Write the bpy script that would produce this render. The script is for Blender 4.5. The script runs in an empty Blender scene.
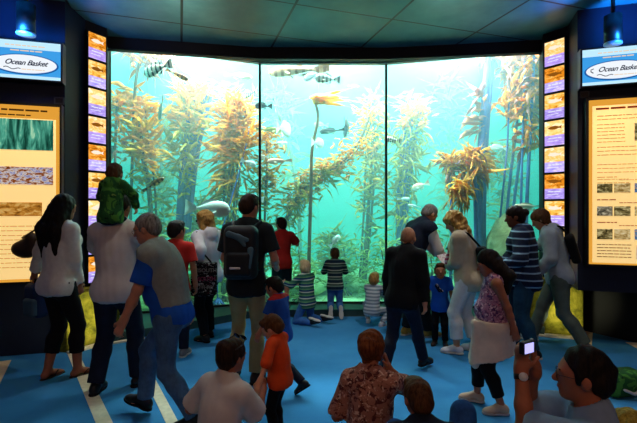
import bpy, bmesh, math, random
import numpy as np
from mathutils import Vector, Matrix, Quaternion

SC = bpy.context.scene
COL = SC.collection
PI = math.pi
rad = math.radians
F32 = np.float32

# ------------------------------------------------------------------ camera maths (image 637 x 423)
FPX, CX, CY, EYE = 425.0, 318.5, 211.5, 1.6
def at(px, py, Y):
    return Vector(((px - CX) / FPX * Y, Y, EYE - (py - CY) / FPX * Y))
def gx(px, Y):
    return (px - CX) / FPX * Y

# ------------------------------------------------------------------ colours and materials
def lin(c):
    c = c / 255.0
    return c / 12.92 if c <= 0.04045 else ((c + 0.055) / 1.055) ** 2.4
def C(h):
    h = h.lstrip('#')
    return (lin(int(h[0:2], 16)), lin(int(h[2:4], 16)), lin(int(h[4:6], 16)), 1.0)

MATS = {}
class NT:
    def __init__(self, name):
        self.m = bpy.data.materials.new(name)
        self.m.use_nodes = True
        self.t = self.m.node_tree
        self.t.nodes.clear()
        self.out = self.t.nodes.new('ShaderNodeOutputMaterial')
    def n(self, typ, **kw):
        nd = self.t.nodes.new(typ)
        for k, v in kw.items():
            if k.startswith('i_'):
                nd.inputs[k[2:].replace('_', ' ')].default_value = v
            else:
                setattr(nd, k, v)
        return nd
    def l(self, a, b):
        self.t.links.new(a, b)
    def ramp(self, fac, stops, interp='LINEAR'):
        r = self.n('ShaderNodeValToRGB')
        r.color_ramp.interpolation = interp
        el = r.color_ramp.elements
        while len(el) < len(stops):
            el.new(0.5)
        for e, (p, c) in zip(el, stops):
            e.position = p; e.color = c
        self.l(fac, r.inputs['Fac'])
        return r.outputs['Color']
    def math(self, op, a, b=None, c=None):
        m = self.n('ShaderNodeMath', operation=op)
        for i, v in enumerate((a, b, c)):
            if v is None: continue
            if isinstance(v, (int, float)): m.inputs[i].default_value = v
            else: self.l(v, m.inputs[i])
        return m.outputs[0]
    def mix(self, fac, a, b):
        m = self.n('ShaderNodeMix', data_type='RGBA')
        for i, v in ((0, fac), (6, a), (7, b)):
            if isinstance(v, (int, float, tuple)): m.inputs[i].default_value = v
            else: self.l(v, m.inputs[i])
        return m.outputs[2]
    def coord(self, which='Object', scale=None, rot=None):
        o = self.n('ShaderNodeTexCoord').outputs[which]
        if scale is not None or rot is not None:
            mp = self.n('ShaderNodeMapping')
            if scale is not None: mp.inputs['Scale'].default_value = scale
            if rot is not None: mp.inputs['Rotation'].default_value = rot
            self.l(o, mp.inputs['Vector']); o = mp.outputs[0]
        return o
    def noise(self, vec, scale, detail=3, rough=0.55, dist=0.0):
        n = self.n('ShaderNodeTexNoise')
        n.inputs['Scale'].default_value = scale
        n.inputs['Detail'].default_value = detail
        n.inputs['Roughness'].default_value = rough
        n.inputs['Distortion'].default_value = dist
        self.l(vec, n.inputs['Vector'])
        return n.outputs['Fac']
    def principled(self, color, rough=0.8, spec=0.3, bump=None, bstr=0.2, metal=0.0, bdist=0.01):
        p = self.n('ShaderNodeBsdfPrincipled')
        if isinstance(color, tuple): p.inputs['Base Color'].default_value = color
        else: self.l(color, p.inputs['Base Color'])
        p.inputs['Roughness'].default_value = rough
        p.inputs['Specular IOR Level'].default_value = spec
        p.inputs['Metallic'].default_value = metal
        if bump is not None:
            b = self.n('ShaderNodeBump')
            b.inputs['Strength'].default_value = bstr
            b.inputs['Distance'].default_value = bdist
            self.l(bump, b.inputs['Height']); self.l(b.outputs[0], p.inputs['Normal'])
        self.l(p.outputs[0], self.out.inputs['Surface'])
        return p
    def emit(self, color, strength):
        e = self.n('ShaderNodeEmission')
        if isinstance(color, tuple): e.inputs['Color'].default_value = color
        else: self.l(color, e.inputs['Color'])
        e.inputs['Strength'].default_value = strength
        self.l(e.outputs[0], self.out.inputs['Surface'])

def shade(c, f):
    return (min(c[0] * f, 1), min(c[1] * f, 1), min(c[2] * f, 1), 1)

def m_plain(name, hexc, rough=0.8, spec=0.25, var=0.18, scale=14.0, bstr=0.15, metal=0.0):
    key = ('plain', name)
    if key in MATS: return MATS[key]
    t = NT(name); c = C(hexc)
    v = t.coord()
    f = t.noise(v, scale, 4)
    col = t.ramp(f, [(0.25, shade(c, 1 - var)), (0.75, shade(c, 1 + var))])
    t.principled(col, rough, spec, t.noise(v, scale * 4, 2), bstr, metal, 0.004)
    MATS[key] = t.m
    return t.m

def m_stripes(name, hexes, period, axis=2, rough=0.85, widths=None, tilt=0.0):
    key = ('stripe', name)
    if key in MATS: return MATS[key]
    t = NT(name)
    v = t.coord(rot=(tilt, 0, 0))
    sx = t.n('ShaderNodeSeparateXYZ'); t.l(v, sx.inputs[0])
    wob = t.noise(t.coord(), 6.0, 2)
    z = t.math('ADD', sx.outputs[axis], t.math('MULTIPLY', wob, 0.012))
    fr = t.math('FRACT', t.math('DIVIDE', z, period))
    n = len(hexes)
    pos = [0.0]
    if widths is None: widths = [1.0 / n] * n
    for w in widths[:-1]: pos.append(pos[-1] + w)
    col = t.ramp(fr, [(p, C(h)) for p, h in zip(pos, hexes)], 'CONSTANT')
    t.principled(col, rough, 0.2, t.noise(t.coord(), 60, 2), 0.1, 0, 0.004)
    MATS[key] = t.m
    return t.m

def m_print(name, base, spots, scale=26.0, rough=0.85, stretch=(1, 1, 1)):
    """fabric print: irregular blotches of several colours"""
    key = ('print', name)
    if key in MATS: return MATS[key]
    t = NT(name)
    v = t.coord(scale=stretch)
    col = C(base)
    for i, (hx, lo) in enumerate(spots):
        f = t.noise(t.n('ShaderNodeVectorMath', operation='ADD').outputs[0] if False else v, scale * (1 + 0.37 * i), 3, 0.6, 0.8)
        k = t.n('ShaderNodeMapRange'); k.inputs['From Min'].default_value = lo; k.inputs['From Max'].default_value = lo + 0.05
        t.l(f, k.inputs['Value'])
        col = t.mix(k.outputs[0], col, C(hx))
    t.principled(col, rough, 0.2)
    MATS[key] = t.m
    return t.m

def m_denim(name, hexc):
    key = ('denim', name)
    if key in MATS: return MATS[key]
    t = NT(name); c = C(hexc)
    f = t.noise(t.coord(), 9, 5, 0.65)
    g = t.noise(t.coord(scale=(1, 1, 0.25)), 90, 2)
    f2 = t.math('ADD', t.math('MULTIPLY', f, 0.75), t.math('MULTIPLY', g, 0.25))
    col = t.ramp(f2, [(0.3, shade(c, 0.6)), (0.5, c), (0.7, shade(c, 1.45))])
    t.principled(col, 0.85, 0.2, g, 0.15, 0, 0.003)
    MATS[key] = t.m
    return t.m

def m_skin(name, hexc):
    key = ('skin', name)
    if key in MATS: return MATS[key]
    t = NT(name); c = C(hexc)
    f = t.noise(t.coord(), 22, 4)
    col = t.ramp(f, [(0.3, shade(c, 0.88)), (0.7, (min(c[0] * 1.1, 1), c[1] * 1.03, c[2] * 1.02, 1))])
    p = t.principled(col, 0.55, 0.35, t.noise(t.coord(), 150, 2), 0.05, 0, 0.002)
    p.inputs['Subsurface Weight'].default_value = 0.0
    MATS[key] = t.m
    return t.m

def m_hair(name, dark, light):
    key = ('hair', name)
    if key in MATS: return MATS[key]
    t = NT(name)
    f = t.noise(t.coord(scale=(1, 1, 0.16)), 95, 3, 0.6, 0.4)
    g = t.noise(t.coord(), 9, 2)
    col = t.ramp(t.math('ADD', t.math('MULTIPLY', f, 0.7), t.math('MULTIPLY', g, 0.3)), [(0.32, C(dark)), (0.68, C(light))])
    t.principled(col, 0.6, 0.15, f, 0.5, 0, 0.006)
    MATS[key] = t.m
    return t.m

def m_emit(name, hexc, strength):
    key = ('emit', name)
    if key in MATS: return MATS[key]
    t = NT(name); t.emit(C(hexc), strength)
    MATS[key] = t.m
    return t.m

# ------------------------------------------------------------------ object helpers
def link(name, me, mat=None, parent=None, loc=None, rotz=None):
    o = bpy.data.objects.new(name, me)
    COL.objects.link(o)
    if mat is not None and me is not None and len(me.materials) == 0:
        me.materials.append(mat)
    if parent is not None: o.parent = parent
    if loc is not None: o.location = loc
    if rotz is not None: o.rotation_euler = (0, 0, rotz)
    return o
def tag(o, label, cat, group=None, kind=None):
    o['label'] = label; o['category'] = cat
    if group: o['group'] = group
    if kind: o['kind'] = kind
    return o
def thing(name, label, cat, loc=(0, 0, 0), rotz=0.0, group=None):
    o = bpy.data.objects.new(name, None)
    COL.objects.link(o)
    o.location = loc; o.rotation_euler = (0, 0, rotz)
    o.empty_display_size = 0.1
    return tag(o, label, cat, group)
def struct(o):
    o['kind'] = 'structure'; return o

def np_mesh(name, V, Q, smooth=True):
    me = bpy.data.meshes.new(name)
    V = np.asarray(V, F32); Q = np.asarray(Q, np.int32)
    nq, k = Q.shape
    me.vertices.add(len(V)); me.vertices.foreach_set('co', V.ravel())
    me.loops.add(nq * k); me.loops.foreach_set('vertex_index', Q.ravel())
    me.polygons.add(nq)
    me.polygons.foreach_set('loop_start', np.arange(0, nq * k, k, dtype=np.int32))
    me.polygons.foreach_set('use_smooth', np.full(nq, smooth))
    me.update(calc_edges=True)
    me.validate()
    return me

def bm_mesh(name, bm, smooth=False, bevel=0.0, seg=2):
    if bevel > 0:
        bmesh.ops.bevel(bm, geom=list(bm.edges), offset=bevel, segments=seg, affect='EDGES', profile=0.5)
    bmesh.ops.recalc_face_normals(bm, faces=bm.faces)
    me = bpy.data.meshes.new(name)
    bm.to_mesh(me); bm.free()
    if smooth:
        for p in me.polygons: p.use_smooth = True
    return me
def add_box(bm, c, s, M=None):
    r = bmesh.ops.create_cube(bm, size=1.0)
    T = Matrix.Translation(c) @ Matrix.Diagonal((s[0], s[1], s[2], 1))
    if M is not None: T = M @ T
    bmesh.ops.transform(bm, matrix=T, verts=r['verts'])
    return r['verts']
def add_prism(bm, poly, z0, z1):
    lo = [bm.verts.new((x, y, z0)) for x, y in poly]
    hi = [bm.verts.new((x, y, z1)) for x, y in poly]
    n = len(poly)
    bm.faces.new(lo[::-1]); bm.faces.new(hi)
    for i in range(n):
        bm.faces.new((lo[i], lo[(i + 1) % n], hi[(i + 1) % n], hi[i]))
def add_tube(bm, pts, radii, seg=8, cap=True):
    pts = [Vector(p) for p in pts]
    if isinstance(radii, (int, float)): radii = [radii] * len(pts)
    rings = []
    ref = None
    for i, p in enumerate(pts):
        a = pts[max(i - 1, 0)]; b = pts[min(i + 1, len(pts) - 1)]
        d = (b - a).normalized()
        if ref is None:
            ref = d.orthogonal().normalized()
        ref = (ref - d * ref.dot(d))
        ref = ref.normalized() if ref.length > 1e-6 else d.orthogonal().normalized()
        s = d.cross(ref)
        rings.append([bm.verts.new(p + (ref * math.cos(2 * PI * k / seg) + s * math.sin(2 * PI * k / seg)) * radii[i]) for k in range(seg)])
    for i in range(len(rings) - 1):
        for k in range(seg):
            bm.faces.new((rings[i][k], rings[i][(k + 1) % seg], rings[i + 1][(k + 1) % seg], rings[i + 1][k]))
    if cap:
        bm.faces.new(rings[0][::-1]); bm.faces.new(rings[-1])
def box_obj(name, c, s, mat, parent=None, M=None, bevel=0.0):
    bm = bmesh.new(); add_box(bm, c, s, M)
    return link(name, bm_mesh(name, bm, bevel=bevel), mat, parent)
def prism_obj(name, poly, z0, z1, mat, parent=None, bevel=0.0):
    bm = bmesh.new(); add_prism(bm, poly, z0, z1)
    return link(name, bm_mesh(name, bm, bevel=bevel), mat, parent)
def tube_obj(name, pts, radii, mat, parent=None, seg=8):
    bm = bmesh.new(); add_tube(bm, pts, radii, seg)
    return link(name, bm_mesh(name, bm, smooth=True), mat, parent)

# ------------------------------------------------------------------ signed distance shapes -> one smooth mesh
def V3(p): return np.array(p, F32)
class Cone:
    """rounded cone a->b; flat=(direction, ratio) squashes it; clips = [(point, normal)] keep the negative side"""
    def __init__(self, a, b, ra, rb, k=0.03, flat=None, clips=()):
        self.a, self.b, self.ra, self.rb, self.k = V3(a), V3(b), ra, rb, k
        self.flat = None if flat is None else (V3(flat[0]), flat[1])
        self.clips = [(V3(p), V3(n)) for p, n in clips]
    def box(self):
        r = max(self.ra, self.rb) * (1 if self.flat is None else max(1, self.flat[1]))
        return np.minimum(self.a, self.b) - r, np.maximum(self.a, self.b) + r
    def grow(self, e, clips=(), k=None):
        return Cone(self.a, self.b, self.ra + e, self.rb + e, self.k if k is None else k, self.flat, list(self.clips) + list(clips))
    def ev(self, P):
        ba = self.b - self.a
        pa = P - self.a
        L2 = float(ba @ ba) + 1e-12
        t = np.clip((pa @ ba) / L2, 0, 1)
        q = pa - t[:, None] * ba
        s = 1.0
        if self.flat is not None:
            f, r = self.flat
            qf = q @ f
            q = q + (qf * (1.0 / r - 1.0))[:, None] * f
            s = r ** 0.5 if r < 1 else 1.0
        d = (np.sqrt(np.einsum('ij,ij->i', q, q)) - (self.ra + (self.rb - self.ra) * t)) * F32(s)
        for p, n in self.clips:
            d = np.maximum(d, (P - p) @ n)
        return d
class Ell:
    def __init__(self, c, r, R=None, k=0.03, clips=()):
        self.c, self.r, self.k = V3(c), V3(r), k
        self.R = np.eye(3, dtype=F32) if R is None else np.array(R, F32)   # columns = axes
        self.clips = [(V3(p), V3(n)) for p, n in clips]
    def box(self):
        e = np.abs(self.R) @ self.r
        return self.c - e, self.c + e
    def grow(self, e, clips=(), k=None):
        return Ell(self.c, self.r + F32(e), self.R, self.k if k is None else k, list(self.clips) + list(clips))
    def ev(self, P):
        q = ((P - self.c) @ self.R) / self.r
        k0 = np.sqrt(np.einsum('ij,ij->i', q, q))
        q2 = q / self.r
        k1 = np.sqrt(np.einsum('ij,ij->i', q2, q2)) + 1e-9
        d = k0 * (k0 - 1) / k1
        d = np.where(k0 < 1e-3, -self.r.min(), d)
        for p, n in self.clips:
            d = np.maximum(d, (P - p) @ n)
        return d
class RBox:
    def __init__(self, c, half, R=None, rr=0.02, k=0.02, clips=()):
        self.c, self.h, self.rr, self.k = V3(c), V3(half), rr, k
        self.R = np.eye(3, dtype=F32) if R is None else np.array(R, F32)
        self.clips = [(V3(p), V3(n)) for p, n in clips]
    def box(self):
        e = np.abs(self.R) @ self.h
        return self.c - e, self.c + e
    def grow(self, e, clips=(), k=None):
        return RBox(self.c, self.h + F32(e), self.R, self.rr, self.k, list(self.clips) + list(clips))
    def ev(self, P):
        q = np.abs((P - self.c) @ self.R) - (self.h - F32(self.rr))
        m = np.maximum(q, 0)
        d = np.sqrt(np.einsum('ij,ij->i', m, m)) + np.minimum(q.max(axis=1), 0) - F32(self.rr)
        for p, n in self.clips:
            d = np.maximum(d, (P - p) @ n)
        return d

def smin(a, b, k):
    h = np.maximum(k - np.abs(a - b), 0) / k
    return np.minimum(a, b) - h * h * (k * 0.25)

_O5 = np.stack(np.meshgrid(np.arange(5), np.arange(5), np.arange(5), indexing='ij'), -1).reshape(-1, 3)
def sdf_arrays(prims, h, disp=None, amp=0.0, subs=(), clips=()):
    lo = np.min([p.box()[0] for p in prims], axis=0) - (3 * h + amp)
    hi = np.max([p.box()[1] for p in prims], axis=0) + (3 * h + amp)
    S = 4 * h
    nb = np.ceil((hi - lo) / S).astype(int)
    g = np.stack(np.meshgrid(*[np.arange(n) for n in nb], indexing='ij'), -1).reshape(-1, 3)
    bc = (lo + (g + 0.5) * S).astype(F32)
    R = S * 0.87 * 1.35 + amp
    dps = []
    dc = np.full(len(bc), 1e3, F32)
    for p in prims:
        d = p.ev(bc); dps.append(d); dc = smin(dc, d, p.k)
    dsub = [p.ev(bc) for p in subs]
    dc2 = dc.copy()
    for d, p in zip(dsub, subs):
        dc2 = -smin(-dc2, d, p.k)
    for p, n in clips:
        dc2 = np.maximum(dc2, (bc - V3(p)) @ V3(n))
    act = np.nonzero(np.abs(dc2) < R)[0]
    nn = nb * 4 + 1
    sign = np.where(dc2 < 0, F32(-1), F32(1)).reshape(nb)
    Vv = np.ones(nn, F32)
    Vv[:-1, :-1, :-1] = sign.repeat(4, 0).repeat(4, 1).repeat(4, 2)
    n0 = g[act] * 4
    nodes = n0[:, None, :] + _O5[None]
    P = (lo + nodes * h).astype(F32)
    D = np.full(nodes.shape[:2], 1e3, F32)
    for p, d in zip(prims, dps):
        m = np.nonzero(d[act] < 2 * R + p.k)[0]
        if len(m) == 0: continue
        pts = P[m].reshape(-1, 3)
        D[m] = smin(D[m], p.ev(pts).reshape(len(m), -1), p.k)
    if disp is not None:
        D = D + disp(P.reshape(-1, 3)).reshape(D.shape).astype(F32)
    for p, d in zip(subs, dsub):
        m = np.nonzero(d[act] < 2 * R + p.k)[0]
        if len(m) == 0: continue
        D[m] = -smin(-D[m], p.ev(P[m].reshape(-1, 3)).reshape(len(m), -1), p.k)
    for p, n in clips:
        D = np.maximum(D, ((P - V3(p)) @ V3(n)))
    nodes = nodes.reshape(-1, 3)
    Vv[nodes[:, 0], nodes[:, 1], nodes[:, 2]] = D.ravel()
    # surface nets
    ins = Vv < 0
    c = np.zeros(np.array(nn) - 1, np.uint8)
    for dx in (0, 1):
        for dy in (0, 1):
            for dz in (0, 1):
                c += ins[dx:nn[0] - 1 + dx, dy:nn[1] - 1 + dy, dz:nn[2] - 1 + dz]
    cells = np.argwhere((c > 0) & (c < 8))
    idx = np.full(c.shape, -1, np.int32)
    idx[cells[:, 0], cells[:, 1], cells[:, 2]] = np.arange(len(cells))
    corner = {}
    for dx in (0, 1):
        for dy in (0, 1):
            for dz in (0, 1):
                corner[dx, dy, dz] = Vv[cells[:, 0] + dx, cells[:, 1] + dy, cells[:, 2] + dz]
    acc = np.zeros((len(cells), 3), F32); cnt = np.zeros(len(cells), F32)
    for ax in range(3):
        o = [a for a in range(3) if a != ax]
        for u in (0, 1):
            for v in (0, 1):
                A = [0, 0, 0]; A[o[0]] = u; A[o[1]] = v
                B = list(A); B[ax] = 1
                va, vb = corner[tuple(A)], corner[tuple(B)]
                cr = (va < 0) != (vb < 0)
                t = np.where(cr, va / np.where(cr, va - vb, 1), 0)
                w = cr.astype(F32)
                acc[:, ax] += w * t
                acc[:, o[0]] += w * u
                acc[:, o[1]] += w * v
                cnt += w
    pos = lo + (cells + acc / cnt[:, None]) * h
    quads = []
    for ax in range(3):
        o = [(ax + 1) % 3, (ax + 2) % 3]
        sl0 = [slice(None)] * 3; sl1 = [slice(None)] * 3
        sl0[ax] = slice(0, nn[ax] - 1); sl1[ax] = slice(1, nn[ax])
        a, b = ins[tuple(sl0)], ins[tuple(sl1)]
        e = np.argwhere(a != b)
        e = e[(e[:, o[0]] > 0) & (e[:, o[1]] > 0) & (e[:, o[0]] < nn[o[0]] - 1) & (e[:, o[1]] < nn[o[1]] - 1)]
        fl = a[e[:, 0], e[:, 1], e[:, 2]]
        def cell(du, dv):
            q = e.copy(); q[:, o[0]] -= du; q[:, o[1]] -= dv
            return idx[q[:, 0], q[:, 1], q[:, 2]]
        q = np.stack([cell(1, 1), cell(0, 1), cell(0, 0), cell(1, 0)], 1)
        q[~fl] = q[~fl][:, ::-1]
        quads.append(q)
    Q = np.concatenate(quads)
    Q = Q[(Q >= 0).all(axis=1)]
    return pos, Q
def sdf_obj(name, prims, h, mat, parent=None, disp=None, amp=0.0, subs=(), clips=()):
    V, Q = sdf_arrays(prims, h, disp, amp, subs, clips)
    if len(Q) == 0:
        raise RuntimeError('empty ' + name)
    return link(name, np_mesh(name, V, Q), mat, parent)
def wrinkle(amp, freq=30.0, seed=0, zs=0.5):
    r = np.random.RandomState(seed)
    W = [(r.normal(size=3) * np.array([1, 1, zs]) * freq * s, r.uniform(0, 6.28), 1.0 / s ** 0.7) for s in (0.6, 1.0, 1.0, 1.9)]
    tot = sum(w[2] for w in W)
    def f(P):
        o = 0
        for v, ph, a in W:
            o = o + a * np.sin(P @ v.astype(F32) + F32(ph))
        return o * (amp / tot)
    return f

# camera
cam_d = bpy.data.cameras.new('camera')
cam = bpy.data.objects.new('camera', cam_d)
COL.objects.link(cam)
cam.location = (0, 0, EYE)
cam.rotation_euler = (PI / 2, 0, 0)
cam_d.sensor_width = 36.0
cam_d.lens = FPX / 637.0 * 36.0
cam_d.clip_start = 0.05
SC.camera = cam
SC.view_settings.view_transform = 'Standard'
SC.view_settings.look = 'None'
SC.view_settings.gamma = 1.0
SC.view_settings.use_curve_mapping = False
SC.view_settings.exposure = 0.0
SC.cycles.use_denoising = True
SC.cycles.volume_bounces = 3
SC.cycles.max_bounces = 8
SC.cycles.transparent_max_bounces = 16
SC.cycles.caustics_reflective = False
SC.cycles.caustics_refractive = False
SC.cycles.sample_clamp_indirect = 4.0
# ================================================================== THE SETTING
CEIL = 4.0
G = [(-3.02, 6.10), (-0.954, 6.93), (1.104, 6.95), (3.364, 6.37)]      # glass corners
LEDGE = [(-2.64, 5.13), (-1.76, 5.74), (-0.95, 6.45), (1.05, 6.5), (2.0, 5.94), (2.93, 5.5)]
GZ0, GZ1 = 0.107, 4.02

def carpet():
    t = NT('blue_carpet')
    v = t.coord()
    f = t.noise(v, 1.3, 4, 0.6); g = t.noise(v, 160, 2)
    h = t.math('ADD', t.math('MULTIPLY', f, 0.7), t.math('MULTIPLY', g, 0.3))
    col = t.ramp(h, [(0.3, C('#2f78b2')), (0.52, C('#3c88c0')), (0.75, C('#4a98ce'))])
    t.principled(col, 0.95, 0.1, g, 0.35, 0, 0.004)
    return t.m
def rock(name, a, b, c, sc=5.0):
    t = NT(name)
    v = t.coord()
    f = t.noise(v, sc, 6, 0.65, 0.4)
    col = t.ramp(f, [(0.3, C(a)), (0.5, C(b)), (0.72, C(c))])
    t.principled(col, 0.9, 0.2, f, 0.8, 0, 0.05)
    return t.m
def ceiling_mat():
    t = NT('ceiling_panels')
    v = t.coord(rot=(0, 0, rad(-18)))
    sx = t.n('ShaderNodeSeparateXYZ'); t.l(v, sx.inputs[0])
    def seam(o, p, w):
        fr = t.math('FRACT', t.math('DIVIDE', o, p))
        return t.math('LESS_THAN', fr, w / p)
    s = t.math('MAXIMUM', seam(sx.outputs[0], 1.25, 0.03), seam(sx.outputs[1], 0.95, 0.025))
    f = t.noise(v, 2.2, 4, 0.6)
    base = t.ramp(f, [(0.3, C('#3e7c84')), (0.7, C('#5c9aa2'))])
    col = t.mix(s, base, C('#0b0f12'))
    t.principled(col, 0.42, 0.5, f, 0.1, 0, 0.01)
    return t.m

M_carpet = carpet()
M_dark = m_plain('black_wall_paint', '#0a0d13', 0.6, 0.3, 0.2, 6)
M_navy = m_plain('navy_wall_paint', '#0d1730', 0.55, 0.35, 0.2, 5)
M_frame = m_plain('grey_window_frame', '#7f8a8c', 0.45, 0.4, 0.08, 8)
M_mull = m_plain('black_sealant', '#0c1616', 0.5, 0.4, 0.1, 8)
M_ledge = m_plain('grey_green_ledge', '#2f4a45', 0.4, 0.5, 0.25, 7)
M_plinth = rock('mottled_yellow_stone', '#2e300c', '#77741c', '#a89c36', 6)  # stone mottled from dark olive to yellow
M_strip = m_plain('pale_wood_strip', '#e6d8ba', 0.6, 0.3, 0.15, 20)
M_ceil = ceiling_mat()

fl = prism_obj('floor', [(-7, -3.2), (7, -3.2), (7, 6.0), (3.2, 6.3), (1.1,6.9),(-0.95,6.9),(-2.9, 6.05), (-7, 6.0)], -0.12, 0.0, M_carpet); struct(fl)
ce = prism_obj('ceiling', [(-7, -3.2), (7, -3.2), (7, 5.5), (3.64, 5.2), (3.14, 5.98), (1.03, 6.27), (-0.92, 6.25), (-3.0, 5.84), (-3.38, 5.0), (-7, 5.0)], CEIL, CEIL + 0.12, M_ceil); struct(ce)

# header beam over the window, stepping round to the board walls
HF = [(-3.36, 4.9), (-2.98, 5.80), (-0.92, 6.2), (1.03, 6.22), (3.12, 5.94), (3.62, 5.1)]
HB = [(3.74, 5.14), (3.23, 6.03), (1.06, 6.33), (-0.95, 6.31), (-3.08, 5.88), (-3.48, 4.95)]
struct(prism_obj('trim_1', HF + HB, 3.83, CEIL, M_dark))
struct(prism_obj('light_block_roof', [(-3.7, 4.9), (-0.9, 6.15), (1.0, 6.15), (3.9, 5.0), (4.2, 5.9), (3.40, 6.33), (1.105, 6.92), (-0.955, 6.90), (-3.07, 6.06), (-3.9, 5.6)], CEIL + 0.35, CEIL + 0.45, M_dark))  # unseen roof added to block light above the header
struct(prism_obj('trim_30', [(-3.06, 6.08), (-0.955, 6.91), (1.105, 6.93), (3.40, 6.35), (3.44, 6.42), (1.11, 7.01), (-0.96, 6.99), (-3.09, 6.16)], 4.085, 7.2, M_dark))  # strip added above the frame to keep tank light out of the gap

# board walls (upper, overhanging), their side returns and the recessed bases
LW = [(-2.90, 4.86), (-3.62, 4.66), (-7.0, 3.9), (-7.0, 5.3), (-3.4, 5.5), (-2.92, 5.34)]
struct(prism_obj('wall_left', LW, 0.0, CEIL, M_navy))
RW = [(3.09, 5.07), (3.23, 5.52), (3.7, 5.9), (7.0, 5.2), (7.0, 3.9), (3.80, 4.85)]
struct(prism_obj('wall_right', RW[::-1], 0.66, CEIL, M_navy))
struct(prism_obj('baseboard_right', [(3.52, 5.75), (3.92, 5.12), (7.0, 4.4), (7.0, 6.3), (3.6, 6.2)], 0.0, 0.70, M_dark))
# columns' backing walls beside the glass
struct(prism_obj('wall_column_left', [(-2.775, 5.57), (-2.93, 5.30), (-3.4, 5.5), (-3.5, 6.1), (-3.08, 6.09), (-2.99, 6.06)], 0.0, CEIL+0.4, M_dark))
struct(prism_obj('wall_column_right', [(3.045, 5.76), (3.30, 6.36), (3.42, 6.38), (3.8, 6.4), (3.8, 5.9), (3.235, 5.49)], 0.0, CEIL+0.4, M_dark))
# stone plinths under the columns, with a pale strip along the foot
PL = [(-2.84, 4.80), (-2.64, 5.13), (-2.62, 5.6), (-2.90, 6.0), (-3.2, 5.9), (-3.2, 4.9)]
struct(prism_obj('trim_2', PL, 0.0, 0.66, M_plinth, bevel=0.012))
PR = [(2.93, 5.50), (3.34, 5.36), (3.52, 5.75), (3.5, 6.3), (3.1, 6.2), (2.85, 5.9)]
struct(prism_obj('trim_3', PR, 0.0, 0.72, M_plinth, bevel=0.012))
# ledge below the glass
inner = [(x, y + 0.03) for x, y in G]
struct(prism_obj('trim_4', [(-2.64, 5.13)] + LEDGE[1:] + [(3.2, 6.2), (3.364, 6.45), (1.104, 7.03), (-0.954, 7.01), (-3.02, 6.18), (-2.9, 5.6)], 0.0, GZ0, M_ledge, bevel=0.01))

def floor_strip(name, a, b, w, z=0.004, mat=None):
    a, b = Vector((a[0], a[1], 0)), Vector((b[0], b[1], 0))
    d = (b - a).normalized(); n = Vector((-d.y, d.x, 0)) * w / 2
    p = [a + n, a - n, b - n, b + n]
    o = prism_obj(name, [(q.x, q.y) for q in p], 0.0, z, mat or M_strip)
    return struct(o)
floor_strip('trim_5', (-2.92, 5.0), (-1.10, 2.50), 0.105)
floor_strip('trim_6', (-2.34, 5.28), (-0.75, 2.62), 0.085)
floor_strip('trim_7', (-3.35, 4.55), (-2.55, 3.10), 0.10)
floor_strip('trim_8', (3.62, 5.70), (2.55, 4.10), 0.10)
floor_strip('trim_9', (3.82, 5.18), (3.55, 3.2), 0.14)
floor_strip('trim_10', (-2.80, 4.76), (-2.59, 5.12), 0.07, 0.03)
floor_strip('trim_11', (2.90, 5.45), (3.36, 5.29), 0.07, 0.03)
floor_strip('trim_12', (-2.60, 5.06), (-2.20, 5.36), 0.06, 0.02)
floor_strip('trim_13', (2.55, 5.62), (2.92, 5.43), 0.06, 0.02)

# ------------------------------------------------------------------ the aquarium window
def glass_mat():
    t = NT('aquarium_glass')
    a = t.n('ShaderNodeBsdfTransparent'); a.inputs[0].default_value = (0.97, 0.99, 0.985, 1)
    g = t.n('ShaderNodeBsdfGlossy'); g.inputs['Roughness'].default_value = 0.03
    f = t.n('ShaderNodeFresnel'); f.inputs['IOR'].default_value = 1.25
    m = t.n('ShaderNodeMixShader')
    t.l(f.outputs[0], m.inputs[0]); t.l(a.outputs[0], m.inputs[1]); t.l(g.outputs[0], m.inputs[2])
    t.l(m.outputs[0], t.out.inputs['Surface'])
    return t.m
M_glass = glass_mat()
def win_panel(n, a, b):
    a, b = Vector((*a, 0)), Vector((*b, 0))
    d = (b - a).normalized(); nn = Vector((-d.y, d.x, 0))
    root = bpy.data.objects.new('window_%d' % n, None); COL.objects.link(root)
    root['kind'] = 'structure'
    root.location = (a + b) / 2
    root.rotation_euler = (0, 0, math.atan2(d.y, d.x))
    L = (b - a).length
    bm = bmesh.new(); add_box(bm, (0, 0, (GZ0 + GZ1) / 2), (L - 0.02, 0.03, GZ1 - GZ0))
    link('window_pane', bm_mesh('window_pane', bm), M_glass, root)
    bm = bmesh.new(); add_box(bm, (0, -0.03, 4.04), (L + 0.02, 0.10, 0.09))
    link('window_frame', bm_mesh('window_frame', bm, bevel=0.006), M_frame, root)
    bm = bmesh.new(); add_box(bm, (0, -0.02, GZ0 + 0.012), (L, 0.05, 0.03))
    link('window_sill', bm_mesh('window_sill', bm, bevel=0.004), M_mull, root)
    return root
for i in range(3): win_panel(i + 1, G[i], G[i + 1])
for i, (x, y) in enumerate(G):
    w = 0.034 if 0 < i < 3 else 0.06
    o = prism_obj('trim_%d' % (14 + i), [(x - w / 2, y - 0.035), (x + w / 2, y - 0.035), (x + w / 2, y + 0.03), (x - w / 2, y + 0.03)], GZ0, 4.06, M_mull)
    struct(o)

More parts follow.
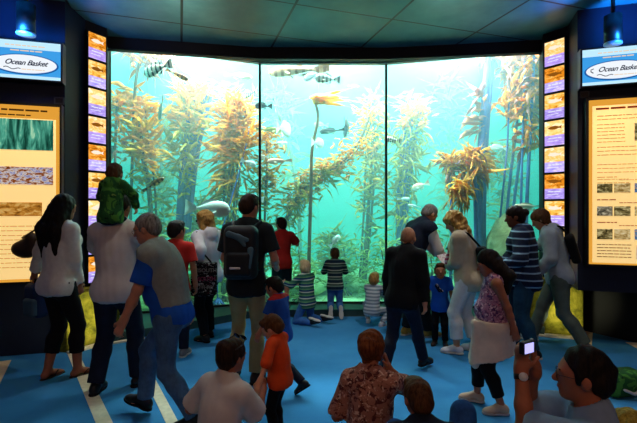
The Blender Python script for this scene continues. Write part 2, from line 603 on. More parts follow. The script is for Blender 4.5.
# ------------------------------------------------------------------ the tank: shell, water, daylight over the surface
TANK = [(-3.08, 6.2), (-0.96, 7.02), (1.11, 7.04), (3.42, 6.46), (6.6, 6.9), (8.0, 10.0), (5.2, 13.0), (0, 14.0), (-5.2, 13.0), (-8.0, 10.0), (-6.4, 6.7)]
TTOP = 5.0
M_sand = rock('tank_sand', '#9aae84', '#b6c69a', '#ccd8ac', 2.5)
M_tankwall = rock('tank_wall_paint', '#1f9a98', '#2aaeac', '#3cbdb8', 0.8)
struct(prism_obj('floor_tank', [(x * 1.03, y * 1.01) if y > 6.6 else (x, y) for x, y in TANK], -0.15, 0.0, M_sand))
bm = bmesh.new()
bk = TANK[3:] + [TANK[0]]
n = 0
bm.free()
for i in range(len(bk) - 1):
    (xa, ya), (xb, yb) = bk[i], bk[i + 1]
    m_ = Vector((yb - ya, -(xb - xa), 0)).normalized()
    if m_.dot(Vector(((xa + xb) / 2, (ya + yb) / 2 - 9.5, 0))) < 0: m_ = -m_
    o1, o2 = 0.03, 0.13
    struct(prism_obj('wall_tank', [(xa + m_.x * o1, ya + m_.y * o1), (xb + m_.x * o1, yb + m_.y * o1), (xb + m_.x * o2, yb + m_.y * o2), (xa + m_.x * o2, ya + m_.y * o2)], 0, TTOP + 2.2, M_tankwall))

def water_mat():
    t = NT('hazy_sea_water')
    s = t.n('ShaderNodeVolumeScatter'); s.inputs['Color'].default_value = WATER_SC; s.inputs['Density'].default_value = WATER_D
    s.inputs['Anisotropy'].default_value = 0.1
    a = t.n('ShaderNodeVolumeAbsorption'); a.inputs['Color'].default_value = WATER_AB; a.inputs['Density'].default_value = WATER_AD
    m = t.n('ShaderNodeAddShader')
    t.l(s.outputs[0], m.inputs[0]); t.l(a.outputs[0], m.inputs[1]); t.l(m.outputs[0], t.out.inputs['Volume'])
    return t.m
WATER_SC = (0.58, 0.88, 0.93, 1); WATER_D = 0.14
WATER_AB = (0.0, 0.95, 0.93, 1); WATER_AD = 0.24
wtr = prism_obj('water', TANK, 0.001, TTOP, water_mat())
tag(wtr, 'hazy turquoise sea water filling the aquarium tank behind the glass', 'water', kind='stuff')

def area(name, loc, rot, sx, sy, power, color, spread=PI):
    d = bpy.data.lights.new(name, 'AREA'); d.shape = 'RECTANGLE'; d.size = sx; d.size_y = sy
    d.energy = power; d.color = color[:3]; d.spread = spread
    o = bpy.data.objects.new(name, d); COL.objects.link(o)
    o.location = loc; o.rotation_euler = rot
    return o
def spot(name, loc, target, power, color, angle=60, blend=0.6, size=0.08):
    d = bpy.data.lights.new(name, 'SPOT'); d.energy = power; d.color = color[:3]
    d.spot_size = rad(angle); d.spot_blend = blend; d.shadow_soft_size = size
    o = bpy.data.objects.new(name, d); COL.objects.link(o)
    o.location = loc
    o.rotation_euler = (Vector(target) - Vector(loc)).to_track_quat('-Z', 'Y').to_euler()
    return o
TANK_POWER = 540
area('tank_skylight', (0, 10.4, 7.1), (0, 0, 0), 13.0, 6.6, TANK_POWER, (0.93, 0.97, 1.0))
# added warm fill for the visitors' backs, unseen behind the camera
area('room_fill', (0.2, -1.6, 3.85), (rad(35), 0, 0), 6.0, 2.2, 70, (1.0, 0.50, 0.30))
for i in range(3):
    a, b = Vector((*G[i], 0)), Vector((*G[i + 1], 0))
    m = (a + b) / 2; d = (b - a).normalized(); ang = math.atan2(d.y, d.x)
    nn = Vector((-d.y, d.x, 0))
    o = area('kelp_fill', m + nn * 0.32 + Vector((0, 0, 4.85)), (0, 0, 0), 1.7, 0.35, 360, (1.0, 0.88, 0.70))  # added fill above the glass, brightens the near kelp and fish
    o.rotation_euler = (rad(38), 0, ang)
    o = area('room_spill_fill', m + nn * 0.75 + Vector((0, 0, 4.85)), (0, 0, 0), 1.7, 0.35, 340, (0.9, 1.0, 0.97))  # added light aimed at the room, stands in for the tank's spill
    o.rotation_euler = (rad(-24), 0, ang)
for lx, ly in ((-0.9, 3.2), (1.1, 3.0), (2.6, 3.4), (-1.2, 4.9), (1.4, 4.9)):
    spot('crowd_top_fill', (lx, ly, 3.93), (lx * 0.97, ly + 0.25, 0), 45 if ly < 4 else 130, (1.0, 0.95, 0.9), 72, 0.8, 0.1)  # added top light for heads, shoulders and carpet
def point(name, loc, power, color, size=0.1):
    d = bpy.data.lights.new(name, 'POINT'); d.energy = power; d.color = color; d.shadow_soft_size = size
    o = bpy.data.objects.new(name, d); COL.objects.link(o); o.location = loc
    return o
spot('blue_lamp', (-3.0, 4.2, 3.3), (-3.15, 4.45, 4.0), 160, (0.02, 0.25, 1.0), 150, 1.0)
spot('blue_lamp', (3.3, 4.3, 3.3), (3.35, 4.5, 4.0), 190, (0.02, 0.25, 1.0), 140, 1.0)
spot('warm_patch_fill', (-1.5, 4.6, 3.4), (-1.75, 4.9, 4.0), 20, (1.0, 0.75, 0.6), 130, 1.0)  # added pair that throws the warm patches onto the ceiling
spot('warm_patch_fill', (1.45, 4.5, 3.4), (1.6, 4.7, 4.0), 14, (1.0, 0.7, 0.55), 100, 1.0)
w = bpy.data.worlds.new('dim_hall'); SC.world = w
w.use_nodes = True
w.node_tree.nodes['Background'].inputs[0].default_value = (0.35, 0.5, 0.75, 1)
w.node_tree.nodes['Background'].inputs[1].default_value = 0.05
# ================================================================== LIT BOARDS, SIGNS AND SPECIES TILES
def m_picture(name, stops, scale=6.0, stretch=(1, 1, 1), strength=1.15, detail=5, dist=0.6, off=0.0):
    key = ('pic', name)
    if key in MATS: return MATS[key]
    t = NT(name)
    mp = t.n('ShaderNodeMapping'); mp.inputs['Scale'].default_value = stretch; mp.inputs['Location'].default_value = (off, off * 0.7, off * 1.3)
    t.l(t.n('ShaderNodeTexCoord').outputs['Object'], mp.inputs['Vector'])
    f = t.noise(mp.outputs[0], scale, detail, 0.6, dist)
    col = t.ramp(f, [(p, C(h)) for p, h in stops])
    t.emit(col, strength)
    MATS[key] = t.m
    return t.m
M_black = m_plain('black_metal_frame', '#07080a', 0.4, 0.4, 0.1, 10)
def frame_obj(name, x0, x1, z0, z1, w, d, mat, parent, y=0.0):
    """rectangular frame in the local x-z plane, front at -y"""
    bm = bmesh.new()
    add_box(bm, ((x0 + x1) / 2, y, z1 - w / 2), (x1 - x0, d, w))
    add_box(bm, ((x0 + x1) / 2, y, z0 + w / 2), (x1 - x0, d, w))
    add_box(bm, (x0 + w / 2, y, (z0 + z1) / 2), (w, d, z1 - z0 - 2 * w))
    add_box(bm, (x1 - w / 2, y, (z0 + z1) / 2), (w, d, z1 - z0 - 2 * w))
    return link(name, bm_mesh(name, bm), mat, parent)
def plate(name, x0, x1, z0, z1, mat, parent, y=-0.03, d=0.006):
    bm = bmesh.new(); add_box(bm, ((x0 + x1) / 2, y, (z0 + z1) / 2), (x1 - x0, d, z1 - z0))
    return link(name, bm_mesh(name, bm), mat, parent)
def text_rows(name, rows, mat, parent, y=-0.036, seed=0, h=0.55):
    """rows of tiny word-long dashes: (x0, x1, z, height)"""
    r = random.Random(seed)
    bm = bmesh.new()
    for x0, x1, z, hh in rows:
        x = x0
        while x < x1 - hh * 0.6:
            L = min(r.uniform(1.2, 4.5) * hh, x1 - x)
            add_box(bm, (x + L / 2, y, z), (L, 0.003, hh * h))
            x += L + hh * 0.45
    o = link(name, bm_mesh(name, bm), mat, parent)
    o['kind'] = 'stuff'
    return o
def on_wall(name, label, cat, A, B, off, group=None):
    """frame with x from A to B along the wall, -y towards the room"""
    a, b = Vector((*A, 0)), Vector((*B, 0))
    d = (b - a).normalized(); n = Vector((d.y, -d.x, 0))
    return thing(name, label, cat, a + n * off, math.atan2(d.y, d.x), group)

# ---- blue signs
M_signblue = m_emit('sign_blue', '#3fa3ee', 0.95)
M_signpale = m_emit('sign_pale_band', '#bfeaff', 1.05)
M_signwhite = m_emit('sign_white', '#f2f8ff', 1.0)
M_signrim = m_emit('sign_rim_blue', '#1565b8', 0.8)
M_signink = m_emit('sign_ink', '#0d2350', 0.5)
M_swoosh = m_emit('sign_swoosh', '#2f8fd6', 0.8)
M_peach = m_emit('sign_peach', '#f7dcc0', 0.9)
def ellipse_plate(name, cx, cz, rx, rz, y, mat, parent, seg=64, d=0.006):
    bm = bmesh.new()
    f = [bm.verts.new((cx + rx * math.cos(2 * PI * k / seg), y - d, cz + rz * math.sin(2 * PI * k / seg))) for k in range(seg)]
    b = [bm.verts.new((v.co.x, y, v.co.z)) for v in f]
    bm.faces.new(f); bm.faces.new(b[::-1])
    for k in range(seg): bm.faces.new((f[k], b[k], b[(k + 1) % seg], f[(k + 1) % seg]))
    return link(name, bm_mesh(name, bm), mat, parent)
def lettering(name, body, x, z, size, y, mat, parent, shear=0.35, bold=0.0, space=1.0):
    cu = bpy.data.curves.new(name, 'FONT')
    cu.body = body; cu.size = size; cu.shear = shear; cu.offset = bold
    cu.extrude = 0.002; cu.space_character = space; cu.align_x = 'CENTER'
    o = bpy.data.objects.new(name, cu); COL.objects.link(o)
    dg = bpy.context.evaluated_depsgraph_get(); dg.update()
    me = bpy.data.meshes.new_from_object(o.evaluated_get(dg))
    bpy.data.objects.remove(o); bpy.data.curves.remove(cu)
    M = Matrix.Translation((x, y, z)) @ Matrix.Rotation(PI / 2, 4, 'X')
    me.transform(M)
    me.name = name
    me.materials.clear()
    return link(name, me, mat, parent)
def blue_sign(A, B, x0, x1, lx, z0, z1, side):
    t = on_wall('restaurant_sign', 'glowing blue restaurant sign with white oval above the ' + side, 'sign', A, B, 0.06, 'blue restaurant signs')
    frame_obj('casing', x0 - 0.02, x1 + 0.02, z0 - 0.02, z1 + 0.02, 0.02, 0.12, M_black, t)
    plate('panel', x0, x1, z0, z1, M_signblue, t, -0.03, 0.05)
    plate('light_band', x0, x1, z1 - 0.085, z1, M_signpale, t, -0.058)
    plate('light_band', x0, x1, z0, z0 + 0.035, M_signpale, t, -0.058)
    text_rows('small_lettering', [(lx - 0.19, lx + 0.19, z1 - 0.052, 0.022), (lx - 0.14, lx + 0.18, z1 - 0.107, 0.022)], M_peach, t, -0.063, 4)
    ellipse_plate('oval_rim', lx, z0 + 0.155, 0.325, 0.112, -0.057, M_signrim, t)
    ov = ellipse_plate('oval', lx, z0 + 0.157, 0.308, 0.099, -0.063, M_signwhite, t)
    lettering('lettering', 'Ocean Basket', lx + 0.01, z0 + 0.145, 0.078, -0.072, M_signink, t, 0.45, 0.001, 0.93)
    # hooked fish stroke before the name and the wave under it
    tube_obj('fish_mark', [(lx - 0.235, -0.073, z0 + 0.185), (lx - 0.262, -0.073, z0 + 0.175), (lx - 0.262, -0.073, z0 + 0.155), (lx - 0.238, -0.073, z0 + 0.135)], 0.005, M_signink, t, 6)
    tube_obj('wave_mark', [(lx - 0.20 + 0.02 * k, -0.073, z0 + 0.108 + 0.010 * math.sin(k * 1.1) - 0.0016 * k) for k in range(9)], 0.004, M_signink, t, 6)
    text_rows('tagline', [(lx - 0.03, lx + 0.2, z0 + 0.098, 0.016)], M_peach, t, -0.072, 9)
    return t
LA, LB = (-3.62, 4.66), (-2.90, 4.86)
RA, RB = (3.09, 5.07), (3.80, 4.85)
dL = (Vector(LB) - Vector(LA)).length
# x on the left wall is measured from LA; right edge of sign sits 0.01 m from LB
blue_sign(LA, LB, dL - 0.74, dL - 0.01, dL - 0.355, 3.055, 3.465, 'left board')
blue_sign(RA, RB, 0.02, 0.74, 0.365, 3.06, 3.475, 'right board')

# ---- information boards
M_wood = m_emit('board_amber_border', '#e8a23a', 0.95)
def m_lit(name, hexc, strength):
    t = NT(name); p = t.principled(C(hexc), 0.85, 0.2)
    p.inputs['Emission Color'].default_value = C(hexc); p.inputs['Emission Strength'].default_value = strength
    return t.m
M_paper = m_lit('board_warm_paper', '#fad48c', 0.85)
M_ink = m_emit('board_brown_ink', '#6a4318', 0.4)
M_inkpale = m_emit('board_pale_ink', '#d8ac62', 0.8)
M_inkred = m_emit('board_red_ink', '#b2401c', 0.55)
PIC_FOREST = m_picture('picture_kelp_forest', [(0.3, '#0b2a22'), (0.45, '#1d5a4a'), (0.58, '#4fa58c'), (0.66, '#a8d8b0'), (0.8, '#6a4a18')], 5, (3.2, 1, 0.55), 1.0)
PIC_SHORE = m_picture('picture_rocky_shore', [(0.32, '#5b2c12'), (0.45, '#9a4f1d'), (0.52, '#e8dccf'), (0.6, '#6b76c4'), (0.75, '#f0d8a8')], 16, (1, 1, 2.0), 0.8)
PIC_SAND = m_picture('picture_brown_reef', [(0.35, '#7c4a14'), (0.5, '#c8852f'), (0.62, '#e8b868'), (0.75, '#8a5a20')], 12, (1, 1, 2.2), 0.8)
PIC_FISH = [m_picture('picture_species_%s' % n, st, 22, (1, 1, 1.8), 0.75, 4, 0.8, i * 3.1) for i, (n, st) in enumerate([
    ('brown', [(0.35, '#2a2416'), (0.5, '#7a6a3c'), (0.65, '#d8c890')]),
    ('sand', [(0.35, '#8a6a30'), (0.5, '#d8b878'), (0.65, '#f2e0b0')]),
    ('sea', [(0.35, '#2d4a6a'), (0.5, '#5a8ab8'), (0.62, '#d89a50')]),
    ('grey', [(0.35, '#3a3a30'), (0.5, '#8a8068'), (0.65, '#e0d8b8')])])]
tL = on_wall('information_board', 'tall amber lit board with large kelp and shore pictures', 'information board', LA, LB, 0.05)
x1 = dL - 0.025; x0 = x1 - 0.78
frame_obj('frame', x0 - 0.03, x1 + 0.02, 0.80, 2.795, 0.03, 0.11, M_black, tL)
plate('border', x0, x1, 0.83, 2.765, M_wood, tL, -0.03, 0.05)
plate('paper', x0 + 0.02, x1 - 0.035, 0.86, 2.62, M_paper, tL, -0.056)
text_rows('title', [(x0 + 0.22, x1 - 0.12, 2.71, 0.035), (x0 + 0.2, x1 - 0.28, 2.655, 0.025)], M_ink, tL, -0.058, 1)
plate('picture', x0 + 0.03, x1 - 0.06, 2.275, 2.61, PIC_FOREST, tL, -0.062)
plate('picture', x0 + 0.03, x1 - 0.06, 1.895, 2.09, PIC_SHORE, tL, -0.062)
plate('picture', x0 + 0.03, x1 - 0.17, 1.55, 1.70, PIC_SAND, tL, -0.062)
text_rows('text_block', [(x0 + 0.06, x1 - 0.09, 1.44 - 0.05 * k, 0.018) for k in range(10)], M_inkpale, tL, -0.061, 2)
tR = on_wall('information_board', 'tall amber lit board with rows of small species pictures', 'information board', RA, RB, 0.05)
x0 = 0.09; x1 = 0.86
frame_obj('frame', x0 - 0.03, x1 + 0.02, 0.96, 2.92, 0.03, 0.11, M_black, tR)
plate('border', x0, x1, 0.99, 2.89, M_wood, tR, -0.03, 0.05)
plate('paper', x0 + 0.035, x1 - 0.02, 1.01, 2.82, M_paper, tR, -0.056)
text_rows('title', [(x0 + 0.07, x1 - 0.1, 2.785, 0.04)], M_inkred, tR, -0.061, 5)
text_rows('text_block', [(x0 + 0.08, x0 + 0.70, 2.70 - 0.04 * k, 0.018) for k in range(2)] + [(x0 + 0.08, x0 + 0.36, 2.60 - 0.04 * k, 0.016) for k in range(6)]
          + [(x0 + 0.08, x0 + 0.70, 2.34 - 0.045 * k, 0.017) for k in range(3)] + [(x0 + 0.08, x0 + 0.66, 2.14 - 0.045 * k, 0.016) for k in range(3)]
          + [(x0 + 0.08, x0 + 0.40, 1.97 - 0.04 * k, 0.016) for k in range(2)], M_inkpale, tR, -0.061, 6)
plate('picture', x0 + 0.45, x0 + 0.70, 2.40, 2.60, PIC_FISH[0], tR, -0.062)
for row, (zz, hh) in enumerate([(1.815, 0.105), (1.55, 0.11), (1.28, 0.12)]):
    xs = [(0.08, 0.235), (0.25, 0.41), (0.45, 0.60), (0.61, 0.73)]
    for k, (a, b) in enumerate(xs):
        plate('picture', x0 + a, x0 + b, zz, zz + hh, PIC_FISH[(k + row * 2 + (row == 1)) % 4], tR, -0.062)
    text_rows('caption', [(x0 + 0.08, x0 + 0.28, zz + hh + 0.075, 0.02), (x0 + 0.30, x0 + 0.60, zz + hh + 0.04, 0.014)], M_inkred if row else M_inkpale, tR, -0.061, 20 + row)
text_rows('text_block', [(x0 + 0.08, x0 + 0.42, 1.22 - 0.035 * k, 0.015) for k in range(5)], M_ink, tR, -0.061, 30)
plate('picture', x0 + 0.47, x0 + 0.72, 1.06, 1.22, PIC_FISH[2], tR, -0.062)

# ---- columns of lit species tiles
M_lav = [m_picture('tile_lavender_%d' % i, [(0.3, a), (0.55, b), (0.75, c)], 14, (1, 1, 3), 1.3, 4, 0.5, i) for i, (a, b, c) in enumerate([
    ('#8f78d0', '#b49ae8', '#e6d8ff'), ('#8a80dd', '#c0b0f2', '#f2e8ff'), ('#7f6cc4', '#a894e2', '#dccff8')])]
def tile_top(i, stops): return m_picture('tile_picture_%d' % i, stops, 9, (1, 1, 2.0), 1.35, 4, 0.9, i * 1.7)
TT = [tile_top(0, [(0.35, '#8a4a0a'), (0.5, '#d8821a'), (0.65, '#f6c46a')]), tile_top(1, [(0.35, '#f6d9a0'), (0.5, '#f2b04c'), (0.68, '#fff0d0')]),
      tile_top(2, [(0.35, '#f0a83c'), (0.52, '#f8cf80'), (0.7, '#fff4d8')]), tile_top(3, [(0.35, '#b86a12'), (0.5, '#f0b44a'), (0.68, '#fbe6b4')])]
M_tilefish = [m_emit('tile_fish_pale', '#fff3dc', 1.0), m_emit('tile_fish_brown', '#a8641a', 0.7)]
ORD = ['topmost', 'second', 'third', 'fourth', 'fifth', 'sixth', 'seventh', 'eighth', 'lowest']
def tile_column(A, B, side, ztop, step, n=9):
    a, b = Vector((*A, 0)), Vector((*B, 0))
    W = (b - a).length
    for k in range(n):
        z1 = ztop - step * k; z0 = z1 - step * 0.93; zm = z0 + (z1 - z0) * 0.42
        t = on_wall('species_tile', '%s lit orange and lavender species tile in the column beside the %s board' % (ORD[k], side), 'light box', A, B, 0.02, 'species tiles in the %s column' % side)
        t.location.z = z0
        H = z1 - z0
        frame_obj('frame', -0.012, W + 0.012, -0.012, H + 0.012, 0.014, 0.06, M_black, t)
        plate('picture', 0.002, W - 0.002, zm - z0, H - 0.002, TT[(k * 3 + (side == 'right')) % 4], t, -0.01, 0.02)
        plate('caption', 0.002, W - 0.002, 0.002, zm - z0, M_lav[k % 3], t, -0.01, 0.02)
        bm = bmesh.new()
        cx, cz = W * 0.5, (zm - z0 + H) / 2
        out = [(-0.36, 0), (-0.2, 0.16), (0.05, 0.2), (0.24, 0.07), (0.38, 0.17), (0.34, 0), (0.38, -0.15), (0.24, -0.06), (0.02, -0.17), (-0.22, -0.12)]
        vs = [bm.verts.new((cx + u * W * 0.95, -0.0235, cz + v * H * 0.42)) for u, v in out]
        vb = [bm.verts.new((v.co.x, -0.0205, v.co.z)) for v in vs]
        bm.faces.new(vs[::-1]); bm.faces.new(vb)
        for i in range(len(vs)): bm.faces.new((vs[i], vs[(i + 1) % len(vs)], vb[(i + 1) % len(vs)], vb[i]))
        link('fish_drawing', bm_mesh('fish_drawing', bm), M_tilefish[k % 2], t)
        text_rows('small_lettering', [(W * 0.2, W * 0.85, (zm - z0) * 0.72, 0.02), (W * 0.15, W * 0.7, (zm - z0) * 0.45, 0.012)], M_signwhite, t, -0.022, k)
tile_column((-2.905, 5.31), (-2.786, 5.52), 'left', 3.85, 0.352)
tile_column((3.056, 5.71), (3.21, 5.51), 'right', 3.85, 0.352)

# ---- little wall plates and ceiling fittings
M_plate = m_plain('grey_plastic', '#3c4148', 0.5, 0.4, 0.1, 20)
M_chrome = m_plain('pale_metal_rim', '#aab4c4', 0.3, 0.6, 0.05, 20, 0.05, 0.6)
def wall_plate(A, B, x, z, label):
    t = on_wall('socket_plate', label, 'socket', A, B, 0.012)
    frame_obj('rim', x - 0.05, x + 0.05, z - 0.04, z + 0.04, 0.012, 0.02, M_plate, t)
    plate('face', x - 0.04, x + 0.04, z - 0.03, z + 0.03, M_black, t, 0.0, 0.012)
wall_plate(LA, LB, dL - 0.055, 2.86, 'small grey socket plate between the left sign and board')
wall_plate(RA, RB, 0.07, 2.985, 'small grey socket plate between the right sign and board')
def downlight(loc, label):
    t = thing('ceiling_spotlight', label, 'lamp', loc)
    tube_obj('housing', [(0, 0, 0.0), (0, 0, 0.30)], 0.085, M_black, t, 20)
    tube_obj('rim', [(0, 0, -0.012), (0, 0, 0.006)], 0.088, M_chrome, t, 20)
    tube_obj('stem', [(0, 0, 0.30), (0, 0, CEIL - loc[2])], 0.02, M_black, t, 10)
    return t
downlight((gx(26, 4.35), 4.35, 3.42), 'black cylinder ceiling spotlight above the left sign')
downlight((gx(613, 4.6), 4.6, 3.42), 'black cylinder ceiling spotlight above the right sign')
t = thing('track_rail', 'thin black lighting track on the ceiling', 'track', (-0.95, 4.25, CEIL))
bm = bmesh.new(); add_box(bm, (0, 0, -0.02), (1.05, 0.05, 0.04), Matrix.Rotation(rad(-38), 4, 'Z'))
link('rail', bm_mesh('rail', bm, bevel=0.004), M_black, t)
# added spots that make the hot spots on the two boards
spot('board_hotspot_fill', (-2.75, 3.9, 3.6), (-3.25, 4.75, 1.9), 70, (1, 0.75, 0.4), 50, 0.9)
spot('board_hotspot_fill', (3.0, 4.1, 3.6), (3.45, 4.95, 1.9), 70, (1, 0.75, 0.4), 50, 0.9)
# uplights at the foot of the stone plinths
spot('plinth_lamp', (-2.05, 4.75, 0.25), (-2.72, 4.98, 0.4), 40, (1, 0.95, 0.55), 70, 0.9)
spot('plinth_lamp', (2.75, 4.9, 0.25), (3.2, 5.5, 0.4), 30, (1, 0.95, 0.55), 70, 0.9)
# ================================================================== KELP, ROCKS AND FISH IN THE TANK
def glass_Y(px):
    u = (px - CX) / FPX
    for (x0, y0), (x1, y1) in zip(G[:-1], G[1:]):
        # ray (u*Y, Y) meets the segment
        den = (x1 - x0) - u * (y1 - y0)
        s = (u * y0 - x0) / den
        if -0.02 <= s <= 1.02: return y0 + s * (y1 - y0)
    return G[0][1] if px < CX else G[3][1]
def wp(px, py, d): return at(px, py, glass_Y(px) + d)

def m_kelp(name, a, b, c, trans=0.45):
    key = ('kelp', name)
    if key in MATS: return MATS[key]
    t = NT(name)
    f = t.noise(t.coord(), 3.5, 3, 0.6)
    g = t.noise(t.coord(), 40, 2)
    h = t.math('ADD', t.math('MULTIPLY', f, 0.8), t.math('MULTIPLY', g, 0.2))
    col = t.ramp(h, [(0.34, C(a)), (0.5, C(b)), (0.64, C(c))])
    p = t.n('ShaderNodeBsdfPrincipled'); t.l(col, p.inputs['Base Color']); p.inputs['Roughness'].default_value = 0.55
    tr = t.n('ShaderNodeBsdfTranslucent'); t.l(col, tr.inputs[0])
    m = t.n('ShaderNodeMixShader'); m.inputs[0].default_value = trans
    t.l(p.outputs[0], m.inputs[1]); t.l(tr.outputs[0], m.inputs[2]); t.l(m.outputs[0], t.out.inputs['Surface'])
    MATS[key] = t.m
    return t.m
KG = m_kelp('golden_kelp', '#c86a08', '#f2a814', '#ffd040')
KO = m_kelp('orange_kelp', '#b8540c', '#f0901c', '#ffbe48')
KP = m_kelp('backlit_purple_kelp', '#744468', '#b8706a', '#f09c5c')  # purple-brown tones paint in the dark of backlit blades
KL = m_kelp('olive_kelp', '#767020', '#b09a2c', '#d8b644')
KT = m_kelp('pale_seaweed', '#7c9a4c', '#a8be70', '#d0d890')
KS = m_kelp('brown_stipe', '#3d2c26', '#5c4434', '#7a5c38', 0.0)
KB = m_kelp('dark_blue_stipe', '#26387c', '#34509c', '#5a5c98', 0.0)

class Leafs:
    def __init__(s): s.V = []; s.Q = []; s.n = 0
    def blade(s, p, d, up, L, w, droop, r, seg=8, twist=0.0):
        """ribbon from p towards d (bends to -z by droop), three verts across, wavy edges"""
        p = np.array(p, float); d = np.array(d, float); d /= np.linalg.norm(d)
        side = np.cross(d, up); side /= (np.linalg.norm(side) + 1e-9)
        ph = r.uniform(0, 6.28); fr = r.uniform(6, 14)
        rows = []
        sway = np.array([r.uniform(-0.9, 0.9), r.uniform(-0.9, 0.9), r.uniform(-0.3, 0.3)])
        for i in range(seg + 1):
            t = i / seg
            wd = w * (math.sin(PI * min(t * 1.15 + 0.10, 1.0)) ** 0.6 * (1 - 0.35 * t)) + 0.002
            nrm = np.cross(side, d); nrm /= (np.linalg.norm(nrm) + 1e-9)
            wav = 0.34 * wd * math.sin(ph + t * fr)
            c, sn = math.cos(twist * t), math.sin(twist * t)
            s2 = side * c + nrm * sn; n2 = nrm * c - side * sn
            rows += [p - s2 * wd / 2 + n2 * wav, p + n2 * 0.12 * wd, p + s2 * wd / 2 - n2 * wav]
            d = d + (np.array([0, 0, -droop]) + sway) / seg; d /= np.linalg.norm(d)
            side = side - d * (side @ d); side /= (np.linalg.norm(side) + 1e-9)
            p = p + d * L / seg
        s.V += rows
        for i in range(seg):
            for k in (0, 1):
                a = s.n + i * 3 + k
                s.Q.append((a, a + 1, a + 4, a + 3))
        s.n += 3 * (seg + 1)
    def obj(s, name, mat, parent, thick=0.004):
        o = link(name, np_mesh(name, np.array(s.V), np.array(s.Q)), mat, parent)
        md = o.modifiers.new('thickness', 'SOLIDIFY'); md.thickness = thick
        return o
def path_eval(pts, t):
    x = t * (len(pts) - 1); i = min(int(x), len(pts) - 2); f = x - i
    P = [pts[max(i - 1, 0)], pts[i], pts[i + 1], pts[min(i + 2, len(pts) - 1)]]
    return 0.5 * ((2 * P[1]) + (P[2] - P[0]) * f + (2 * P[0] - 5 * P[1] + 4 * P[2] - P[3]) * f * f + (3 * P[1] - P[0] - 3 * P[2] + P[3]) * f ** 3)
NK = [0]
def kelp(label, px_path, d, clusters, r0=0.035, mat_s=None, floor=True, extra=()):
    """px_path: [(px, py[, depth])] from foot to tip; clusters: (t0, t1, n, L, w, droop, mat[, outward, updir, bias])"""
    NK[0] += 1
    r = random.Random(NK[0] * 17 + 3)
    pts = []
    for q in px_path:
        dd = d + (q[2] if len(q) > 2 else 0.0)
        pts.append(wp(q[0], q[1], dd))
    if floor: 
        b = pts[0].copy(); b.z = 0.0; 
        if pts[0].z > 0.15: pts = [b] + pts
        else: pts[0].z = 0.0
    base = pts[0].copy()
    root = thing('kelp', label, 'kelp', base)
    loc = [p - base for p in pts]
    def stem(path, rr, name):
        N = 22
        P = [path_eval(path, i / N) for i in range(N + 1)]
        tube_obj(name, P, [rr * (1.0 - 0.35 * i / N) for i in range(N + 1)], mat_s or KS, root, 8)
    stem(loc, r0, 'stipe')
    for off, rr in extra:
        o = Vector(off)
        stem([p + o * (0.4 + 0.6 * i / (len(loc) - 1)) for i, p in enumerate(loc)], rr, 'stipe')
    if floor:
        bm = bmesh.new()
        for k in range(9):
            a = 2 * PI * k / 9 + 0.3
            add_tube(bm, [(0, 0, 0.12), (0.06 * math.cos(a), 0.06 * math.sin(a), 0.07), (0.14 * math.cos(a), 0.14 * math.sin(a), 0.0)], [0.03, 0.02, 0.01], 6)
        link('holdfast', bm_mesh('holdfast', bm, True), mat_s or KS, root)
    for ci, cl in enumerate(clusters):
        t0, t1, n, L, w, droop, mat = cl[:7]
        outw = cl[7] if len(cl) > 7 else 1.0
        upd = cl[8] if len(cl) > 8 else 0.5
        bias = cl[9] if len(cl) > 9 else (0, 0, 0)
        lf = Leafs()
        spr = cl[10] if len(cl) > 10 else (0.13 if n > 25 else 0.05)
        for k in range(int(n * 2.3)):
            t = r.uniform(t0, t1)
            p = path_eval(loc, t)
            a = r.uniform(0, 2 * PI)
            dv = Vector((math.cos(a) * outw + bias[0], math.sin(a) * outw * 0.7 + bias[1], upd + r.uniform(-0.5, 0.5) + bias[2]))
            if dv.length < 0.1: dv = Vector((0, 0, 1))
            lf.blade(p + Vector((r.gauss(0, 1), r.gauss(0, .7), r.gauss(0, .8))) * spr, dv, (r.uniform(-1, 1), r.uniform(-1, 1), r.uniform(0.2, 1)), L * r.uniform(0.4, 0.95), w * r.uniform(0.45, 0.85), droop * r.uniform(-0.3, 1.7), r, 8, r.uniform(-3.5, 3.5))
        o = lf.obj('foliage', mat, root)
    return root

# --- left pane
kelp('golden leafy kelp crown at the left edge of the left pane', [(152, 300), (151, 205), (143, 150), (136, 100)], 0.95,
     [(0.62, 1.0, 85, 0.48, 0.10, 0.7, KG, 1.0, 0.5), (0.45, 0.75, 45, 0.42, 0.08, 1.0, KG, 1.0, 0.2), (0.05, 0.5, 40, 0.35, 0.06, 0.8, KL)], 0.035, extra=[((0.12, 0.05, 0), 0.022), ((-0.1, 0.1, 0), 0.02)])
kelp('reddish kelp with drooping blades beside the left window jamb', [(116, 300), (115, 190), (116, 120), (118, 95)], 0.9,
     [(0.5, 1.0, 28, 0.42, 0.09, 1.1, KO, 0.9, 0.3), (0.4, 0.8, 10, 0.45, 0.07, 1.8, KP, 0.8, 0.1)], 0.025)
kelp('purple kelp canopy hanging from the surface in the top left corner', [(128, 300, 0.5), (132, 170, 0.4), (136, 80), (146, 50), (160, 55)], 0.8,
     [(0.62, 1.0, 34, 0.6, 0.10, 2.6, KP, 1.0, 0.2), (0.55, 0.9, 12, 0.5, 0.08, 2.2, KO, 1.0, 0.3)], 0.03)
kelp('tall kelp with thick blue-shaded stipes left of the golden one', [(176, 300), (180, 210), (186, 140), (196, 88)], 1.15,
     [(0.72, 1.0, 110, 0.55, 0.10, 0.7, KG, 1.1, 0.6), (0.5, 0.85, 50, 0.6, 0.09, 1.8, KL, 0.9, 0.2), (0.1, 0.6, 40, 0.5, 0.07, 1.2, KL, 1.0, 0.2)], 0.075, KB, extra=[((0.16, 0.1, 0), 0.07), ((0.05, 0.2, 0), 0.06), ((0.3, 0.05, 0.0), 0.05)])
